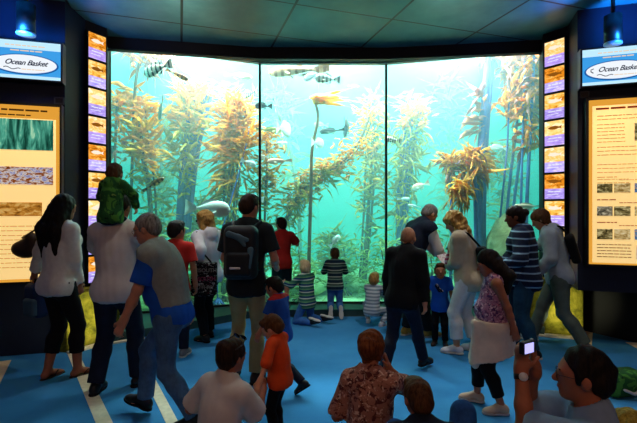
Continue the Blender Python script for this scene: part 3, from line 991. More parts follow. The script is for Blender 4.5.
kelp('big bright golden kelp in the middle of the left pane', [(226, 300), (230, 210), (234, 150), (236, 102)], 0.85,
     [(0.66, 1.0, 150, 0.55, 0.095, 0.7, KG, 1.1, 0.4), (0.45, 0.8, 60, 0.7, 0.085, 0.9, KG, 1.1, 0.0, (-0.9, 0, -0.2)), (0.1, 0.55, 60, 0.5, 0.07, 1.0, KL, 1.0, 0.0, (-0.5, 0, -0.2))], 0.035, extra=[((0.1, 0.05, 0), 0.025), ((-0.1, 0.1, 0), 0.028), ((-0.2, 0.04, 0), 0.022), ((0.18, 0.0, 0), 0.02)])
kelp('single thin dark stipe leaning right in the left pane', [(218, 250), (231, 200), (242, 162), (249, 130)], 0.5, [(0.75, 1.0, 14, 0.3, 0.07, 0.6, KG)], 0.014, KB)
kelp('pale far kelp clump low in the left pane', [(200, 300), (202, 240), (205, 205)], 1.9, [(0.2, 1.0, 90, 0.6, 0.09, 1.3, KL)], 0.03)
kelp('faint far kelp behind the left pane clumps', [(165, 300), (162, 190), (160, 110)], 3.2, [(0.3, 1.0, 90, 0.7, 0.11, 1.2, KL)], 0.04)
# --- centre pane
kelp('long kelp leaning right across the centre pane', [(272, 300), (284, 225), (306, 186), (340, 164), (360, 140), (372, 108)], 0.9,
     [(0.3, 1.0, 120, 0.26, 0.055, 0.6, KG, 1.0, 0.4), (0.1, 0.62, 130, 0.45, 0.06, 1.8, KL, 0.9, 0.0), (0.3, 0.7, 50, 0.3, 0.06, 0.8, KO)], 0.03, extra=[((0.08, 0.06, 0), 0.018)])
kelp('single upright stipe with a flat orange blade on top', [(309, 260), (311, 190), (312, 150), (318, 118), (314, 99)], 0.5, [(0.985, 1.0, 5, 0.85, 0.20, 0.15, KG, 0.2, 0.05, (3.0, 0, 0), 0.04)], 0.035)
kelp('hazy yellow kelp rising beside the right mullion of the centre pane', [(362, 300), (368, 215), (372, 150), (374, 96)], 1.6,
     [(0.35, 1.0, 75, 0.5, 0.085, 1.7, KL, 0.8, 0.2), (0.4, 1.0, 30, 0.5, 0.085, 1.7, KG, 0.8, 0.2), (0.1, 0.7, 40, 0.5, 0.07, 1.4, KL)], 0.04, extra=[((0.12, 0.05, 0), 0.03), ((-0.14, 0.05, 0), 0.025)])
kelp('yellow kelp half hidden by the left mullion of the centre pane', [(264, 300), (265, 210), (267, 165), (266, 132)], 0.8, [(0.4, 1.0, 80, 0.33, 0.07, 1.2, KG), (0.1, 0.6, 60, 0.4, 0.06, 1.2, KL)], 0.025)
kelp('dim blue-green kelp far behind the centre pane', [(300, 300), (298, 200), (285, 120), (276, 95)], 3.4, [(0.2, 1.0, 60, 0.8, 0.12, 1.6, KL)], 0.05)
kelp('low olive kelp tuft on the tank floor of the centre pane', [(330, 300), (330, 262), (332, 236)], 1.7, [(0.2, 1.0, 90, 0.5, 0.06, 1.2, KL, 1.2)], 0.02)
# --- right pane
kelp('blue-shaded kelp with golden head beside the right mullion', [(402, 300), (402, 210), (408, 150), (414, 104)], 1.35,
     [(0.80, 1.0, 70, 0.36, 0.085, 0.9, KO, 1.0, 0.5), (0.3, 0.85, 110, 0.6, 0.08, 1.9, KL, 0.7, 0.1)], 0.06, KB, extra=[((0.16, 0.1, 0), 0.05), ((-0.12, 0.05, 0), 0.05)])
kelp('mop-headed yellow kelp left of its taller twin in the right pane', [(450, 300), (452, 225), (450, 160)], 0.75, [(0.95, 1.0, 60, 0.32, 0.07, 2.2, KG, 1.0, 0.5, (0, 0, 0), .07), (0.85, 0.98, 12, 0.6, 0.09, 2.8, KP, 0.7, 0.1, (0, 0, 0), .06)], 0.035, KB)
kelp('mop-headed golden kelp under the thick purple stipe', [(478, 300), (476, 225), (474, 155)], 0.6, [(0.95, 1.0, 60, 0.34, 0.08, 2.3, KG, 1.0, 0.5, (0, 0, 0), .07), (0.8, 0.98, 16, 0.8, 0.10, 2.6, KO, 0.8, 0.0, (.4, 0, 0), .06), (0.8, 0.95, 8, 0.8, 0.10, 2.8, KP, 0.6, 0.0, (0, 0, 0), .06)], 0.045, KB)
kelp('low bright yellow mop kelp in front of its two taller neighbours', [(462, 300), (462, 235), (461, 186)], 0.42, [(0.95, 1.0, 50, 0.32, 0.08, 2.2, KG, 1.0, 0.4, (0, 0, 0), .07), (0.85, 0.98, 14, 0.6, 0.10, 2.8, KO, 0.7, 0.0, (0, 0, 0), .06)], 0.03)
kelp('thick purple stipe running up to the surface in the right pane', [(480, 300), (480, 190), (483, 120), (489, 45)], 0.85, [(0.58, 0.8, 10, 0.65, 0.14, 1.6, KP, 0.5, 0.2, (-0.7, 0, 0)), (0.45, 0.55, 6, 0.5, 0.13, 0.6, KO, 0.5, 0.1, (0.9, 0, 0)), (0.9, 1.0, 16, 0.5, 0.13, 2.2, KP)], 0.085, KB, extra=[((0.12, 0.08, 0.0), 0.07)])
kelp('purple and orange kelp curtain hanging down the right edge', [(500, 300), (508, 200), (516, 130), (522, 80), (524, 46)], 1.0,
     [(0.60, 1.0, 90, 0.6, 0.12, 2.0, KP, 1.0, 0.0), (0.62, 1.0, 60, 0.5, 0.11, 1.8, KO, 1.0, 0.1)], 0.03, KB, extra=[((0.25, 0.1, 0), 0.03)])
kelp('kelp with orange blades tight against the right window jamb', [(524, 300), (527, 200), (531, 120), (535, 44)], 0.7,
     [(0.55, 1.0, 55, 0.5, 0.11, 2.0, KO, 0.9, 0.0), (0.55, 1.0, 22, 0.6, 0.11, 2.0, KP, 0.9, 0.0)], 0.035, KB, extra=[((-0.14, 0.05, 0), 0.025)])
kelp('slim bare stipe with a small orange frond in the right pane', [(494, 300), (500, 220), (507, 150), (509, 100)], 0.8, [(0.85, 1.0, 8, 0.45, 0.10, 0.5, KO)], 0.022, KB)
kelp('faint pale kelp cone far behind the right pane', [(452, 300), (450, 180), (446, 80)], 4.2, [(0.15, 1.0, 60, 0.9, 0.13, 1.7, KL)], 0.06)
kelp('greenish far kelp between mop kelp and jamb', [(508, 300), (506, 220), (503, 150)], 2.6, [(0.2, 1.0, 120, 0.6, 0.09, 1.6, KL)], 0.04)

for i, (kx, ky, kd, kn, lb) in enumerate([(345, 245, 1.2, 90, 'low pale green seaweed tuft left of the hazy yellow kelp'), (382, 240, 0.9, 80, 'low seaweed tuft against the right mullion'), (300, 250, 0.7, 80, 'low seaweed tuft under the leaning kelp'),
        (430, 240, 0.8, 90, 'low seaweed tuft left of the mop kelps'), (245, 240, 0.9, 80, 'low seaweed tuft by the left mullion'), (190, 240, 0.6, 90, 'low seaweed tuft between the two big left clumps'), (318, 265, 2.6, 90, 'far pale seaweed tuft in the middle of the centre pane')]):
    kelp(lb, [(kx, 300), (kx + 2, (300 + ky) / 2), (kx - 2, ky)], kd, [(0.1, 1.0, kn, 0.42, 0.05, 1.2, KT, 1.0, 0.3, (0, 0, 0), 0.2)], 0.015)
# --- rocks
M_rock1 = rock('tank_rock_pale', '#8d8058', '#b8a87a', '#dccfa4', 4)
M_rock2 = rock('tank_rock_green', '#8ca468', '#b4c888', '#d4e0a8', 4)
def tank_rock(px, d, w, hgt, mat, label, seed):
    Y = glass_Y(px) + d
    r = np.random.RandomState(seed)
    pr = []
    for k in range(5):
        a = r.uniform(-1, 1, 3)
        pr.append(Ell((a[0] * w * 0.28, a[1] * w * 0.2, hgt * (0.28 + 0.32 * abs(a[2]))), (w * 0.30, w * 0.26, hgt * 0.36), k=0.12))
    pr.append(Ell((0, 0, hgt * 0.2), (w * 0.5, w * 0.38, hgt * 0.4), k=0.12))
    o = sdf_obj('tank_rock', pr, 0.05, mat, None, wrinkle(0.05, 7, seed, 1.0), 0.06, clips=[((0, 0, 0.0), (0, 0, -1))])
    o.location = (gx(px, Y), Y, -0.004)
    tag(o, label, 'rock')
tank_rock(518, 0.75, 1.0, 1.62, M_rock1, 'tall pale beige rock low in the right corner of the right pane', 1)
tank_rock(425, 1.5, 1.6, 0.45, M_rock2, 'mossy rock mound behind the right mullion', 2)
tank_rock(350, 2.2, 2.0, 0.4, M_rock2, 'wide green rock mound low in the centre pane', 3)
tank_rock(285, 1.6, 1.5, 0.35, M_rock2, 'low green rock at the foot of the leaning kelp', 4)
tank_rock(215, 1.5, 1.7, 0.42, M_rock2, 'green rock mound low in the left pane', 5)
tank_rock(135, 1.0, 1.2, 0.4, M_rock2, 'green rock beside the left window jamb', 6)

# --- fish
def m_fish(name, top, belly, stripes=None, period=0.12, rough=0.35):
    key = ('fish', name)
    if key in MATS: return MATS[key]
    t = NT(name)
    sx = t.n('ShaderNodeSeparateXYZ'); t.l(t.coord(), sx.inputs[0])
    g = t.n('ShaderNodeMapRange'); g.inputs['From Min'].default_value = -0.10; g.inputs['From Max'].default_value = 0.10
    t.l(sx.outputs[2], g.inputs['Value'])
    n = t.noise(t.coord(), 18, 3)
    k = t.math('ADD', g.outputs[0], t.math('MULTIPLY', n, 0.2))
    col = t.ramp(k, [(0.3, C(belly)), (0.75, C(top))])
    if stripes:
        wv = t.math('ADD', sx.outputs[0], t.math('MULTIPLY', n, period * 0.35))
        fr = t.math('FRACT', t.math('DIVIDE', wv, period))
        col = t.mix(t.math('LESS_THAN', fr, 0.42), col, C(stripes))
    t.principled(col, rough, 0.5)
    MATS[key] = t.m
    return t.m
F_SILVER = m_fish('silver_fish', '#c4cdd2', '#f4f4f0')
F_WHITE = m_fish('white_fish', '#f0f4f4', '#ffffff')
F_ZEBRA = m_fish('zebra_fish', '#d8d4cc', '#e6e2da', '#3a3a40', 0.15)
F_BROWN = m_fish('brown_fish', '#7a4a1c', '#c48a44', '#4a2a12', 0.2)
F_DARK = m_fish('dark_fish', '#1b2836', '#3c5064')
F_GREY = m_fish('grey_fish', '#3f5560', '#9fb0b0')
F_STRIPG = m_fish('grey_striped_fish', '#6a7f86', '#b8c4c0', '#2a3a44', 0.16)
F_SHARK = m_fish('banded_shark', '#a87858', '#d8bca0', '#8a6450', 0.12)
F_PINK = m_fish('pinkish_fish', '#d8a898', '#f2e4dc')
F_OLIVE = m_fish('olive_fish', '#6a6a30', '#b8b070')
M_eye = m_plain('fish_eye', '#0a0a0a', 0.15, 0.6, 0.0)
def eyeball_mesh():
    bm = bmesh.new(); bmesh.ops.create_uvsphere(bm, u_segments=10, v_segments=8, radius=1.0)
    return bm_mesh('eye', bm, True)
ME_EYE = eyeball_mesh(); ME_EYE.materials.append(M_eye)
def fin_mesh(name, outline, th=0.008):
    bm = bmesh.new()
    a = [bm.verts.new((x, -th / 2, z)) for x, z in outline]; b = [bm.verts.new((x, th / 2, z)) for x, z in outline]
    n = len(a)
    bm.faces.new(a); bm.faces.new(b[::-1])
    for i in range(n): bm.faces.new((a[i], b[i], b[(i + 1) % n], a[(i + 1) % n]))
    bmesh.ops.triangulate(bm, faces=[f for f in bm.faces if len(f.verts) > 4])
    return bm_mesh(name, bm)
FORMS = {'bream': (0.40, 0.14, 0.36), 'round': (0.62, 0.16, 0.4), 'slim': (0.24, 0.12, 0.38), 'shark': (0.17, 0.13, 0.34)}
FM = {}
def fish_meshes(form):
    """unit-length fish along +x (head), returns meshes"""
    if form in FM: return FM[form]
    H, W, pk = FORMS[form]
    N, S = 18, 14
    V = []; Q = []
    Lb = 0.80
    for i in range(N + 1):
        t = i / N
        e = math.sin(PI * min(1, max(0, t)) ** (0.62 if pk > 0.35 else 0.6)) ** 0.8 if 0 < t < 1 else 0
        hh = max(H * 0.5 * e, 0.035 * H + (0.05 * (t > 0.9)) * H) if i not in (0,) else 0.02 * H
        hh = max(hh, 0.07 * H + 0.012) if t > 0.8 else hh
        ww = max(W * 0.5 * e, 0.006)
        x = 0.5 - t * Lb
        for k in range(S):
            a = 2 * PI * k / S
            V.append((x, ww * math.cos(a), hh * math.sin(a) + (0.01 * math.sin(PI * t))))
    for i in range(N):
        for k in range(S):
            Q.append((i * S + k, i * S + (k + 1) % S, (i + 1) * S + (k + 1) % S, (i + 1) * S + k))
    c0 = len(V); V.append((0.5 + 0.008, 0, 0)); V.append((0.5 - Lb - 0.004, 0, 0))
    for k in range(S):
        Q.append((c0, (k + 1) % S, k, c0)); Q.append((c0 + 1, N * S + k, N * S + (k + 1) % S, c0 + 1))
    bm = bmesh.new()
    vs = [bm.verts.new(v) for v in V]
    for q in Q:
        u = list(dict.fromkeys(q)); bm.faces.new([vs[j] for j in u])
    body = bm_mesh('body', bm, True)
    tz = {'slim': 0.075, 'shark': 0.11}.get(form, H * 0.42)
    tail = fin_mesh('tail_fin', [(-0.26, 0.025), (-0.42, tz * 0.75), (-0.56, tz * 1.15), (-0.46, 0.0), (-0.56, -tz * (1.1 if form != 'shark' else 0.4)), (-0.42, -tz * 0.65), (-0.26, -0.025)])
    hz = H * 0.5
    if form == 'shark':
        dors = fin_mesh('dorsal_fin', [(0.02, hz * 0.9), (-0.07, hz + 0.08), (-0.10, hz * 0.7)])
    else:
        dors = fin_mesh('dorsal_fin', [(0.26, hz * 0.78), (0.16, hz * 1.22), (0.0, hz * 1.22), (-0.15, hz * 0.85), (-0.2, hz * 0.45), (0.05, hz * 0.8)])
    anal = fin_mesh('anal_fin', [(-0.02, -hz * 0.85), (-0.10, -hz * 1.18), (-0.18, -hz * 0.75), (-0.2, -hz * 0.4)])
    pect = fin_mesh('pectoral_fin', [(0.0, 0.02), (-0.12, -0.05), (-0.13, -0.08), (-0.02, -0.03)], 0.006)
    FM[form] = (body, tail, dors, anal, pect, W, H)
    return FM[form]
FMATCOPY = {}
def with_mat(me, mat):
    k = (me.name, mat.name)
    if k not in FMATCOPY:
        c = me.copy(); c.materials.clear(); c.materials.append(mat); FMATCOPY[k] = c
    return FMATCOPY[k]
def fish(label, px, py, d, Lpx, form, mat, yaw=0.0, pitch=0.0, flip=False, finmat=None):
    """yaw 0 = head to the right of the picture"""
    Y = glass_Y(px) + d
    L = Lpx / FPX * Y / max(0.35, abs(math.cos(rad(yaw))))
    root = thing('fish', label, 'fish', at(px, py, Y))
    root.rotation_euler = (0, rad(-pitch), rad(yaw))
    root.scale = (L, L, L)
    b, tl, dr, an, pc, W, H = fish_meshes(form)
    link('body', with_mat(b, mat), None, root)
    fmx = finmat or mat
    link('tail_fin', with_mat(tl, fmx), None, root); link('dorsal_fin', with_mat(dr, fmx), None, root); link('anal_fin', with_mat(an, fmx), None, root)
    for s in (-1, 1):
        p = link('pectoral_fin', with_mat(pc, fmx), None, root); p.location = (0.2, s * W * 0.46, -H * 0.08); p.rotation_euler = (rad(25 * s), 0, rad(-20 * s))
        e = link('eye', ME_EYE, None, root); e.location = (0.38, s * W * 0.30, H * 0.09); e.scale = (0.022, 0.012, 0.022)
    return root
fish('black and white banded fish under the purple kelp canopy', 157, 69, 0.2, 30, 'bream', F_ZEBRA, 165, -14)
fish('orange-brown fish just right of the banded fish at the top left', 178, 75, 0.25, 22, 'slim', F_BROWN, 10, -24)
fish('pale pink fish near the top right of the left pane', 239, 76, 0.4, 26, 'slim', F_PINK, 5, -6)
fish('faint grey fish below the pale pink fish', 227, 84, 1.6, 18, 'slim', F_GREY, 175)
fish('small dark round fish in the top right of the left pane', 249, 94, 0.5, 13, 'round', F_STRIPG, 150)
fish('dark blue fish crossing the left mullion', 263, 106, 0.3, 16, 'bream', F_DARK, 190)
fish('small grey fish beside the golden kelp of the left pane', 161, 109, 0.4, 13, 'bream', F_GREY, 120, -40)
fish('orange fish swimming low beside the shoulder-riding child', 154, 184, 0.3, 22, 'slim', F_BROWN, 15, 35)
fish('large silver-white fish above the blonde woman', 209, 209, 0.2, 42, 'bream', F_WHITE, 4, -4)
fish('small white fish right of the golden kelp', 249, 163, 0.3, 15, 'bream', F_SILVER, 10, -20)
fish('white fish glimpsed beside the backpacker head', 254, 198, 0.3, 18, 'bream', F_WHITE, 170, 10)
fish('long brown banded shark at the top of the centre pane', 297, 71, 0.3, 58, 'shark', F_SHARK, 172, -2)
fish('dark blue-grey fish under the tail of the banded shark', 312, 76, 0.5, 17, 'bream', F_DARK, 155, -12)
fish('grey striped fish with forked tail near the top of the centre pane', 327, 79, 0.3, 24, 'bream', F_STRIPG, 180, 4)
fish('small grey fish diving in the upper left of the centre pane', 278, 112, 0.6, 13, 'slim', F_GREY, 60, -50)
fish('olive fish beside the left mullion of the centre pane', 270, 130, 0.5, 24, 'slim', F_OLIVE, 10)
fish('pale round fish near the olive fish', 284, 129, 0.4, 12, 'round', F_SILVER, 60)
fish('pale slim fish under the olive fish', 280, 143, 0.7, 15, 'slim', F_SILVER, 10)
fish('silver fish with dark belly in the centre pane', 279, 161, 0.25, 24, 'slim', F_PINK, 178, -3)
fish('white fish half hidden by the left mullion', 263, 157, 0.6, 11, 'bream', F_WHITE, 150)
fish('dark slender fish in the middle of the centre pane', 331, 131, 0.5, 24, 'slim', F_GREY, 184, -6)
fish('pale fish above the dark slender fish', 321, 125, 0.6, 14, 'bream', F_SILVER, 195)
fish('white spotted round fish beside the upright stipe', 318, 143, 0.4, 12, 'round', F_WHITE, 40)
fish('tiny dark fish hovering upright in the centre pane', 346, 124, 0.6, 7, 'round', F_DARK, 80)
fish('tiny dark fish just below another in the centre pane', 346, 131, 0.6, 7, 'round', F_DARK, 100)
fish('faint small fish high in the centre pane', 354, 86, 1.4, 11, 'slim', F_GREY, 8)
fish('small white fish above the kneeling child in stripes', 335, 241, 0.3, 14, 'bream', F_WHITE, 20, 45)
fish('black and white banded fish beside the right mullion', 393, 140, 0.3, 15, 'bream', F_ZEBRA, 175, 8)
fish('pinkish fish low beside the right mullion', 420, 186, 0.8, 16, 'bream', F_PINK, 160, -20)
fish('small pale fish low in the right pane', 404, 199, 0.8, 13, 'slim', F_SILVER, 10)
fish('pale fish above the grey-haired man', 414, 206, 0.6, 12, 'slim', F_SILVER, 175, 8)
fish('pale fish between the slim stipes of the right pane', 499, 148, 0.8, 16, 'bream', F_SILVER, 165, 10)
fish('large pale fish over the beige rock', 527, 207, 0.3, 30, 'slim', F_PINK, 178, -4)
fish('yellow-brown fish in front of the beige rock', 534, 214, 0.25, 13, 'bream', F_BROWN, 60)
# ================================================================== PEOPLE
def v3(*a): return np.array(a, float)
def nrm(v):
    v = np.asarray(v, float); return v / (np.linalg.norm(v) + 1e-9)
def rotx(a): c, s = math.cos(a), math.sin(a); return np.array([[1, 0, 0], [0, c, -s], [0, s, c]])
def roty(a): c, s = math.cos(a), math.sin(a); return np.array([[c, 0, s], [0, 1, 0], [-s, 0, c]])
def rotz_(a): c, s = math.cos(a), math.sin(a); return np.array([[c, -s, 0], [s, c, 0], [0, 0, 1]])
def two_bone(a, t, l1, l2, pole):
    d = t - a; D = np.linalg.norm(d)
    u = d / (D + 1e-9)
    D2 = min(max(D, abs(l1 - l2) + 0.01), (l1 + l2) * 0.998)
    t = a + u * D2
    x = (l1 * l1 - l2 * l2 + D2 * D2) / (2 * D2)
    hgt = math.sqrt(max(l1 * l1 - x * x, 0))
    p = np.asarray(pole, float); p = p - u * (p @ u)
    p = nrm(p) if np.linalg.norm(p) > 1e-6 else nrm(np.cross(u, [1, 0, 0]))
    return a + u * x + p * hgt, t

M_white_eye = m_plain('eye_white', '#e8e4de', 0.25, 0.5, 0.02)
M_iris = m_plain('dark_iris', '#1c120c', 0.2, 0.6, 0.0)
M_brow = m_plain('dark_brow', '#2a1c12', 0.8, 0.2, 0.1)
M_lips = m_plain('lips', '#8a443a', 0.5, 0.3, 0.05)
ME_BALL = {}
def ball(mat):
    if mat.name not in ME_BALL:
        me = ME_EYE.copy(); me.materials.clear(); me.materials.append(mat); ME_BALL[mat.name] = me
    return ME_BALL[mat.name]
SKIN_A = m_skin('skin_fair', '#c98d6e'); SKIN_B = m_skin('skin_tan', '#a8684a'); SKIN_C = m_skin('skin_brown', '#6e3f28')
SKIN_D = m_skin('skin_pale', '#d9a688')
H_BLACK = m_hair('black_hair', '#070605', '#241a14'); H_DKBROWN = m_hair('dark_brown_hair', '#140c08', '#3d2718')
H_BROWN = m_hair('brown_hair', '#2b180c', '#6b4424'); H_AUBURN = m_hair('auburn_hair', '#38180a', '#8a4a20')
H_BLOND = m_hair('blond_hair', '#7a5424', '#d8ac60'); H_GREY = m_hair('grey_hair', '#3c3936', '#a09a92')
H_FAIR = m_hair('fair_hair', '#a88450', '#f0dcae'); H_YELLOW = m_hair('yellow_blond_hair', '#6a5a18', '#c8b048')

class Person:
    def __init__(s, label, px, Y, yaw, H=1.72, c=0.0, w=1.0, fem=False, skin=SKIN_A, z0=0.0, pel=None, lean=(0, 0, 0), head=(0, 0, 0),
                 lh=None, rh=None, lel=None, rel=None, lf=None, rf=None, lkn=(0, 1, 0), rkn=(0, 1, 0), lhd=None, rhd=None, belly=0.0, h=None, group=None, barefoot=False, dx=0.0):
        s.loc = np.array([gx(px, Y) + dx, Y, z0]); s.yaw = rad(yaw); s.c = c; s.w = w; s.skin = skin
        s.S = S = H / 1.75; s.H = H
        s.h = h or max(0.0065, 0.0088 * S ** 0.6)
        s.root = thing('person', label, 'person', tuple(s.loc), s.yaw, group)
        L = lambda a, b: (a + (b - a) * c) * S
        hipz, shz, nz = L(.92, .83), L(1.43, 1.335), L(1.485, 1.385)
        s.hs = L(1.0, 1.42)
        s.shw = L(.185, .155) * w * (0.9 if fem else 1.0); s.hpw = L(.092, .08) * w
        thigh, shin, ank = L(.43, .385), L(.41, .365), L(.08, .08)
        ua, fa = L(.285, .25), L(.25, .22)
        s.thigh, s.shin, s.ank = thigh, shin, ank
        p = v3(0, 0, hipz) if pel is None else s.tl(pel)
        p = np.array(p, float)
        pit, rol, twi = [rad(a) for a in lean]
        s.P = p
        R1 = rotx(-pit * 0.45) @ roty(rol * 0.5); R2 = rotx(-pit * 1.15) @ roty(rol * 1.1) @ rotz_(twi)
        s.R1, s.R2 = R1, R2
        TL = shz - hipz
        s.Wst = p + R1[:, 2] * TL * 0.42
        s.Sh = s.Wst + R2[:, 2] * TL * 0.58
        s.u1, s.u2 = R1[:, 2], R2[:, 2]; s.r2, s.f2 = R2[:, 0], R2[:, 1]; s.f1 = R1[:, 1]
        s.N = s.Sh + s.u2 * (nz - shz)
        hp, hy, hr = [rad(a) for a in head]
        s.Rh = rotz_(hy) @ rotx(-hp) @ roty(hr)
        nd = nrm(s.u2 * 0.5 + s.Rh[:, 2] * 0.6 + s.Rh[:, 1] * 0.12)
        s.O = s.N + nd * L(.118, .06) + s.Rh[:, 2] * s.hs * 0.03 + s.Rh[:, 1] * 0.018 * s.hs
        s.shL = s.Sh - s.r2 * s.shw - s.u2 * 0.01 * S; s.shR = s.Sh + s.r2 * s.shw - s.u2 * 0.01 * S
        s.hipL = p - R1[:, 0] * s.hpw - s.u1 * 0.02 * S; s.hipR = p + R1[:, 0] * s.hpw - s.u1 * 0.02 * S
        def arm(sh, t, pole, sd):
            if t is None: t = sh + v3(sd * 0.07 * S, 0.05 * S, -(ua + fa) * 0.965)
            else: t = s.tl(t)
            if pole is None: pole = (sd * 0.5, -1, -0.4)
            return two_bone(sh, np.array(t, float), ua, fa, pole)
        s.elL, s.wrL = arm(s.shL, lh, lel, -1); s.elR, s.wrR = arm(s.shR, rh, rel, 1)
        s.feet = {}
        def leg(hip, ft, pole, sd):
            fd, fu = v3(sd * 0.18, 1, 0), v3(0, 0, 1)
            if ft is None: a = v3(hip[0] + sd * 0.02 * S, p[1] + 0.0, ank)
            elif isinstance(ft, dict):
                a = np.array(s.tl(ft['a']), float)
                if 'fd' in ft: fd = v3(*ft['fd'])
                if 'fu' in ft: fu = v3(*ft['fu'])
            else: a = np.array(s.tl(ft), float)
            kn, a2 = two_bone(hip, a, thigh, shin, pole)
            if isinstance(ft, dict) and 'k' in ft: kn, a2 = np.array(s.tl(ft['k']), float), a
            fd = nrm(fd); fu = nrm(fu - fd * (fu @ fd))
            return kn, a2, fd, fu
        s.knL, s.akL, a, b = leg(s.hipL, lf, lkn, -1); s.feet['L'] = (s.akL, a, b)
        s.knR, s.akR, a, b = leg(s.hipR, rf, rkn, 1); s.feet['R'] = (s.akR, a, b)
        s.belly = belly; s.fem = fem; s.lhd, s.rhd = lhd, rhd
        s.prims(barefoot)
    def tl(s, t):
        """('w', px, py, Y) -> local coordinates; otherwise already local"""
        if isinstance(t[0], str):
            q = np.array(at(t[1], t[2], t[3])) - s.loc
            return rotz_(-s.yaw) @ q
        return np.array(t, float)
    def world(s, q): return s.loc + rotz_(s.yaw) @ np.asarray(q, float)
    def hl(s, x, y, z): return s.O + s.Rh @ (np.array([x, y, z]) * s.hs)
    def prims(s, barefoot):
        S, c, w = s.S, s.c, s.w
        q = lambda a, b: (a + (b - a) * c) * S
        k = 0.05 * S
        # torso
        T = []
        T.append(Ell(s.P, (q(.158, .135) * w * (1.06 if s.fem else 1), q(.118, .112) * w, q(.125, .115)), s.R1, k))
        T.append(Cone(s.P, s.Wst, q(.138, .125) * w, q(.128, .125) * w, k, (s.f1, 0.80 + 0.1 * c)))
        T.append(Ell((s.Wst + s.Sh) / 2 + s.u2 * 0.0 * S, (q(.158, .135) * w, q(.112, .10) * w, q(.19, .15)), s.R2, k))
        T.append(Cone(s.shL * .93 + s.Sh * .07 - s.u2 * .02 * S, s.shR * .93 + s.Sh * .07 - s.u2 * .02 * S, q(.056, .048) * w, q(.056, .048) * w, 0.06 * S))
        T.append(Cone(s.shL * .5 + s.Sh * .5, s.N, q(.055, .045), q(.05, .042), 0.05 * S)); T.append(Cone(s.shR * .5 + s.Sh * .5, s.N, q(.055, .045), q(.05, .042), 0.05 * S))
        if s.belly: T.append(Ell(s.Wst - s.u1 * .04 * S + s.f1 * .06 * S, (.14 * S * w, .11 * S + s.belly, .13 * S), s.R1, k))
        if s.fem and c < 0.4:
            for sd in (-1, 1): T.append(Ell(s.Wst * .38 + s.Sh * .62 + s.r2 * sd * .075 * S * w + s.f2 * .085 * S, (.058 * S * w, .055 * S, .06 * S), s.R2, k * .8))
        s.T = T
        def armp(sh, el, wr):
            return [Cone(sh, el, q(.050, .042) * w, q(.037, .033) * w, 0.03 * S), Cone(el, el * .6 + wr * .4, q(.037, .033) * w, q(.036, .031) * w, 0.02 * S), Cone(el * .6 + wr * .4, wr, q(.036, .031) * w, q(.026, .026), 0.02 * S)]
        s.aL, s.aR = armp(s.shL, s.elL, s.wrL), armp(s.shR, s.elR, s.wrR)
        def legp(hip, kn, ak):
            d = nrm(kn - hip)
            sh = nrm(ak - kn); back = nrm(np.cross(np.cross(sh, d), sh) + 1e-4)   # towards the calf side
            back = nrm(d - sh * (d @ sh)) if np.linalg.norm(d - sh * (d @ sh)) > 0.15 else -s.f1
            if np.linalg.norm(d - sh * (d @ sh)) > 0.15: back = -back if back @ s.f1 > 0 and sh[2] < -0.5 else back
            ca = kn + (ak - kn) * .3 + (-s.f1 if sh[2] < -0.5 else np.zeros(3)) * .014 * S
            return [Cone(hip, kn, q(.086, .072) * w, q(.055, .05) * w, 0.04 * S), Cone(kn, ca, q(.053, .048) * w, q(.056, .048) * w, 0.03 * S), Cone(ca, ak, q(.055, .047) * w, q(.036, .034), 0.03 * S)]
        s.lL, s.lR = legp(s.hipL, s.knL, s.akL), legp(s.hipR, s.knR, s.akR)
        gs = 1.0 if s.fem else .9
        glute = [Ell(hp - s.f1 * .05 * gs * gs * S * w - s.u1 * .02 * S, (.082 * S * w, .08 * gs * S * w, .09 * S), s.R1, k) for hp in (s.hipL, s.hipR)]
        s.glute = glute
        # head
        hs, Rh = s.hs, s.Rh
        e = lambda c_, r_, kk=.02: Ell(s.hl(*c_), np.array(r_) * hs, Rh, kk * hs)
        cz = 0.03
        s.headp = [e((0, -.012, cz), (.076, .096, .092)), e((0, .026, -.045), (.058, .064, .066), .03), e((0, .068, -.088), (.030, .024, .024), .03),
                   e((0, .045, .002), (.062, .052, .06), .03),
                   Cone(s.hl(0, .092, .006), s.hl(0, .110, -.026), .009 * hs, .0145 * hs, .012 * hs), e((.030, .085, .024), (.022, .012, .008), .012), e((-.030, .085, .024), (.022, .012, .008), .012),
                   e((0, .088, -.058), (.022, .012, .012), .012)]
        s.ears = [Ell(s.hl(sd * .077, -.006, -.008), np.array((.011, .021, .031)) * hs, Rh, .008 * hs) for sd in (-1, 1)]
        s.neckp = [Cone(s.N - s.u2 * .05 * S, s.hl(0, -.018, -.045), q(.056, .046) * (0.9 if s.fem else 1), q(.052, .045) * (0.9 if s.fem else 1), 0.03 * S)]
        # hands
        def handp(el, wr, sd, spec):
            d = nrm(wr - el); n = None; curl = 0.55; spread = 1.0
            if spec:
                if 'd' in spec: d = nrm(s.dirl(spec['d']))
                if 'n' in spec: n = s.dirl(spec['n'])
                curl = spec.get('curl', curl)
            if n is None: n = v3(-sd, 0, 0) if abs(d[0]) < 0.8 else v3(0, 0, -1)
            n = nrm(n - d * (n @ d))
            th = np.cross(d, n) * (1 if sd > 0 else -1)
            Z = S * (1.0 + 0.1 * c); fr = max(.0088 * Z, 0.95 * s.h)
            pr = [Cone(wr - d * .01 * Z, wr + d * .078 * Z, .032 * Z, .037 * Z, .02 * Z, (n, 0.46)), Cone(wr - d * .02 * Z, wr + d * .02 * Z, .026 * Z, .027 * Z, .02 * Z)]
